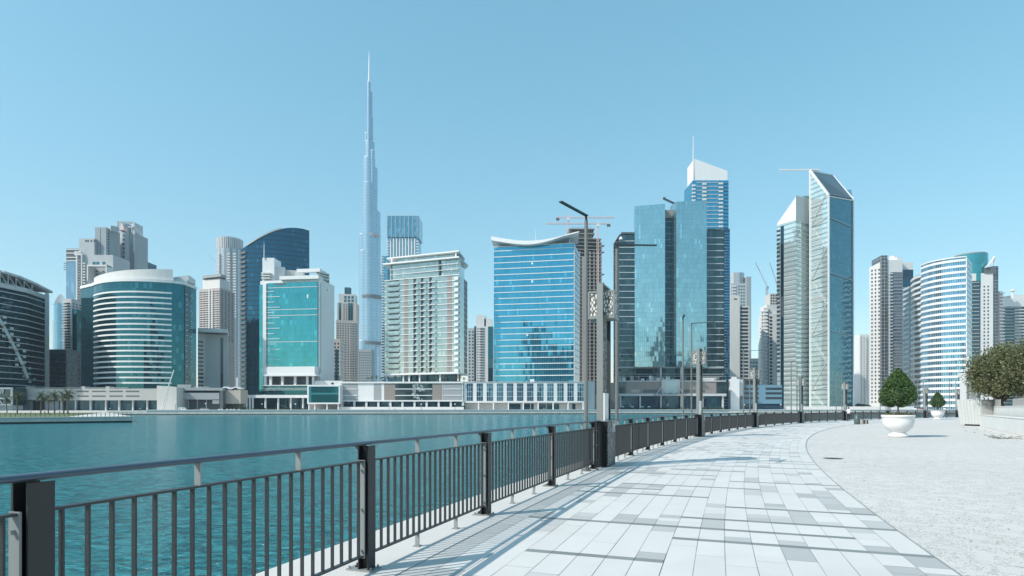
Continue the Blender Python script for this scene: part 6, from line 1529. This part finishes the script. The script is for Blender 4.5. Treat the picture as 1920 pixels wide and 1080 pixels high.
# pale rubble strip and debris by the wall
deb = paint('debris_twig', (.12, .11, .07), .9, .3)
g = G(1878, 823); root = empty('dead_branch', (g.x, g.y, 0), 'dry twig bundle lying on the gravel near the low wall', 'branch'); root['_loc'] = (0, 0, 0); rn = random.Random(4); mb = MB()
for k in range(20):
    a = rn.random() * 6.28; L = .2 + rn.random() * .55; p = Vector((rn.gauss(0, .12), rn.gauss(0, .1), .02)); mb.beam(p, p + Vector((math.cos(a) * L, math.sin(a) * L, .02 + rn.random() * .16)), .014)
o = mb.build('twigs', deb); o.parent = root
mb = MB()
for k in range(30):
    px = 1796 + rn.random() * 124; t = (px - 1796) / 124; g = G(px, 800 + 22 * t + rn.random() * 8 - 2); s = .03 + rn.random() * .09
    mb.lathe([(s, 0), (s * .9, s * .3), (0, s * .5)], (g.x, g.y, -.012), 6)
for k in range(520):
    y = 4.6 + 17 * rn.random() ** 1.6; x = 3.2 + y * .3 + rn.random() * (y * .75)
    if (Vector((x, y)) - CC).length > RR - PAVE - .1: continue
    s = .006 + rn.random() ** 3 * .022; mb.lathe([(s, 0), (s * .8, s * .5), (0, s * .8)], (x, y, -.013), 5)
tag(mb.build('gravel_stones', paint('stone_debris', (.34, .33, .31), .9, .3)), 'loose stones and clods near the low wall', 'stones', kind='stuff')
# concrete booth and equipment mast behind the enclosure
D = 72
b = Bld('service_booth', 'grey and white concrete booth behind the corrugated enclosure', 'booth', 1815, D, z=0)
b.prism('wall', lgrey, rect(P(1815, D), P(1832, D), 1.3), 0, Z(706, D)); b.cuboid('grey_panel', grey, P(1815, D), P(1832, D), .15, 1.0, Z(745, D), Z(727, D), -.1, .03); b.cuboid('grey_panel', grey, P(1815, D), P(1832, D), .15, 1.0, Z(757, D), Z(746, D), -.1, .03); b.cuboid('roof_box', lgrey, P(1818, D), P(1832, D), .1, .9, Z(706, D), Z(698, D), -2, 0); b.done()
D = 60; x = X(1814.5, D); root = empty('equipment_mast', (x, D, 0), 'grey mast carrying white floodlights and cameras above the corrugated enclosure', 'mast')
mb = MB(); mb.tube((x, D, 0), (x, D, Z(668, D)), .11, .08, n=12); mb.build('pole', pole_m, root)
for (dx, y, w_, h_) in ((-.45, 674, .5, .28), (-.2, 671, .2, .3), (-.1, 693, .35, .45), (-.28, 703, .3, .4), (.2, 703, .45, .5), (-.35, 715, .4, .4), (.05, 714, .55, .3)):
    mb = MB(); z = Z(y, D); mb.beam((x + dx - w_ / 2, D - .15, z + .05), (x + dx + w_ / 2, D - .25, z - .06), h_, h_ * .8); mb.build('floodlight', white2, root)
mb = MB(); mb.beam((x - .55, D, Z(676, D)), (x + .2, D, Z(676, D)), .07); mb.beam((x - .6, D, Z(711, D)), (x + .5, D, Z(711, D)), .07); mb.build('bracket', pole_m, root)
# drain cover
g = G(1562, 859); mb = MB(); mb.lathe([(.30, .0), (0, .0)], (0, 0, .004), 24); o = mb.build('drain_cover', paint('drain_iron', (.06, .05, .045), .7, .3)); o.location = (g.x, g.y, -.012); o.location.z = -.010; tag(o, 'flat rusty drain cover on the gravel near the paving edge', 'drain cover')
# ================================================================ standing person
def person(px, py, rz, label):
    g = G(px, py); root_loc = (g.x, g.y, .003)
    V, E, R = [], [], []
    def v(p, r, par=None):
        V.append(p); R.append(r); i = len(V) - 1
        if par is not None: E.append((par, i))
        return i
    pel = v((0, 0, .93), .135); sp = v((0, .01, 1.12), .125, pel); ch = v((0, .0, 1.34), .145, sp); nb_ = v((0, .01, 1.47), .075, ch); hd0 = v((0, -.01, 1.54), .06, nb_); hd = v((0, -.02, 1.61), .085, hd0); tp = v((0, -.01, 1.69), .075, hd)
    v((0, -.105, 1.60), .016, hd)
    for s in (-1, 1):
        hp = v((s * .10, 0, .88), .105, pel); kn = v((s * .11, -.02 + (.03 if s > 0 else 0), .50), .068, hp); an = v((s * .115, .03, .09), .045, kn); hl = v((s * .12, .02, .04), .045, an); v((s * .13, -.15, .035), .036, hl)
        sh = v((s * .17, .0, 1.40), .075, ch)
        if s < 0: el = v((-.27, -.12, 1.17), .048, sh); wr = v((-.17, -.30, 1.30), .034, el); pm_ = v((-.12, -.32, 1.38), .03, wr); dr = Vector((.02, .02, .09))
        else: el = v((.25, -.04, 1.12), .048, sh); wr = v((.24, -.22, .98), .034, el); pm_ = v((.23, -.29, .96), .03, wr); dr = Vector((0, -.08, -.03))
        base = Vector(V[pm_])
        for k in range(5):
            off = Vector(((k - 2) * .016, 0, 0)); Lk = (.75, .95, 1.05, .98, .6)[k]
            if k == 4: off = Vector((s * -.03, .0, -.01))
            f1 = v(tuple(base + off + dr * .45 * Lk), .0095, pm_); v(tuple(base + off + dr * .9 * Lk + Vector((0, -.008, -.008))), .008, f1)
    me = bpy.data.meshes.new('person'); me.from_pydata(V, E, []); o = bpy.data.objects.new('person', me); COL.objects.link(o)
    sk = o.modifiers.new('skin', 'SKIN'); 
    if not me.skin_vertices: bpy.context.view_layer.objects.active = o
    for i, r in enumerate(R): me.skin_vertices[0].data[i].radius = (r, r)
    me.skin_vertices[0].data[0].use_root = True
    sb = o.modifiers.new('sub', 'SUBSURF'); sb.levels = 1; sb.render_levels = 1
    dg = bpy.context.evaluated_depsgraph_get(); m2 = bpy.data.meshes.new_from_object(o.evaluated_get(dg)); bpy.data.objects.remove(o)
    skin_m = paint('skin', (.30, .18, .12), .5, .05); shirt = paint('white_shirt', (.70, .72, .76), .8, .06, scale=4); trou = paint('dark_trousers', (.02, .022, .03), .8, .2); shoe = paint('black_shoes', (.015, .015, .015), .4, .2)
    for m in (skin_m, shirt, trou, shoe): m2.materials.append(m)
    for p in m2.polygons:
        c = p.center; arm = abs(c.x) > .16 and c.z > .9
        if c.z < .075: k = 3
        elif c.z < .96 and not (c.y < -.15): k = 2
        elif c.z < 1.475 and c.y > -.20: k = 1
        else: k = 0
        p.material_index = k; p.use_smooth = True
    o = bpy.data.objects.new('person', m2); COL.objects.link(o); o.location = root_loc; o.rotation_euler = (0, 0, rz)
    tag(o, label, 'person')
    mb = MB(); mb.lathe([(.0, .115), (.055, .10), (.088, .05), (.095, .0), (.085, -.05), (.06, -.08)], (0, .012, 1.655), 16); h = mb.build('hair', blk_m, smooth=True); h.parent = o
    for s in (-1, 1): mb = MB(); mb.lathe([(.012, -.006), (.013, 0), (0, .008)], (s * .033, -.10, 1.625), 8); e_ = mb.build('eye', blk_m); e_.parent = o
    return o
pr = person(1591, 789.4, -1.25, 'person in white shirt and dark trousers standing at the railing by a lantern pylon')
for i, (px, D, z, lb) in enumerate(((84, 232, -.55, 'tiny distant person in white on the lawn among the palms'), (597, 366, GZ, 'tiny distant person below the glazed box in the white frame'), (684, 370, GZ, 'tiny distant person walking before the grey panels of the mall'), (1020, 384, GZ, 'tiny distant person before the shopfronts under the tall blue windows'), (1092, 388, GZ, 'tiny distant person near the rounded light grey block'),
    (112, 226, -.55, 'tiny distant person on the lawn left of the two rightmost palms'), (58, 240, -.55, 'tiny distant person on the lawn right of the drooping palm'), (206, 345, GZ, 'tiny distant person before the pale podium shopfronts'), (262, 345, GZ, 'tiny distant person just left of the leaning mast'), (470, 372, GZ, 'tiny distant person under the left end of the white canopy'), (760, 378, GZ, 'tiny distant person before the middle of the long mall'), (905, 384, GZ, 'tiny distant person under the first tall blue windows'), (1290, 440, GZ, 'tiny distant person right of the cable hung canopy'), (1415, 440, GZ, 'tiny distant person before the low blue office block'))):
    copy_thing(pr, (X(px, D), D, z), i * 1.9, lb)
# ================================================================ city behind the viewer (what the far glass mirrors)
back_cols = [beige, grey, g_dark, pink, dgrey, g_navy, offw, brown]
rn = random.Random(21)
ordn2 = 'one two three four five six seven eight nine ten eleven twelve thirteen fourteen'.split()
desc = ['beige', 'grey', 'dark glass', 'pinkish', 'charcoal', 'navy glass', 'off white', 'taupe']
for i, (x, y, w_, dp, h) in enumerate([(-520, -330, 50, 40, 150), (-420, -420, 36, 36, 230), (-330, -260, 60, 30, 110), (-230, -350, 34, 34, 200), (-150, -250, 44, 30, 130), (-70, -330, 38, 30, 175), (20, -260, 56, 30, 95), (110, -340, 34, 34, 210), (190, -250, 40, 28, 140), (280, -330, 50, 30, 170), (360, -260, 36, 30, 120), (450, -350, 44, 34, 220), (560, -290, 60, 30, 130), (680, -340, 40, 34, 190)]):
    h = int(h * .82); m = back_cols[i % 8]
    b = empty('rear_tower', (x, y, -.03), '%s tower %d m tall behind the viewer, number %s from the left' % (desc[i % 8], h, ordn2[i]), 'tower')
    mb = MB(); mb.prism([(x - w_ / 2, y - dp / 2), (x + w_ / 2, y - dp / 2), (x + w_ / 2, y + dp / 2), (x - w_ / 2, y + dp / 2)], -.03, h); mb.build('wall', m, b)
    mb = MB(); mb.box(x - w_ / 4, x + w_ / 4, y - dp / 4, y + dp / 4, h, h + 6); mb.build('roof_room', grey, b)
    mb = MB()
    for k in range(int(h / 8)): mb.box(x - w_ / 2 + 2, x + w_ / 2 - 2, y + dp / 2, y + dp / 2 + .12, 4 + k * 8, 8 + k * 8)
    tag(mb.build('window_bands', winm, b), kind='stuff')
# ================================================================ haze
hz = bpy.data.materials.new('haze_air'); hz.use_nodes = True; nt = hz.node_tree; nt.nodes.clear()
vo = nt.nodes.new('ShaderNodeVolumePrincipled'); vo.inputs['Color'].default_value = (.68, .86, 1, 1); vo.inputs['Density'].default_value = HAZE; vo.inputs['Anisotropy'].default_value = .0
mo = nt.nodes.new('ShaderNodeOutputMaterial'); nt.links.new(vo.outputs[0], mo.inputs['Volume'])
mb = MB(); mb.box(-2550, 2550, -720, 2950, -4.0, 860); o = mb.build('haze', hz); tag(o, 'thin blue air haze', kind='stuff')
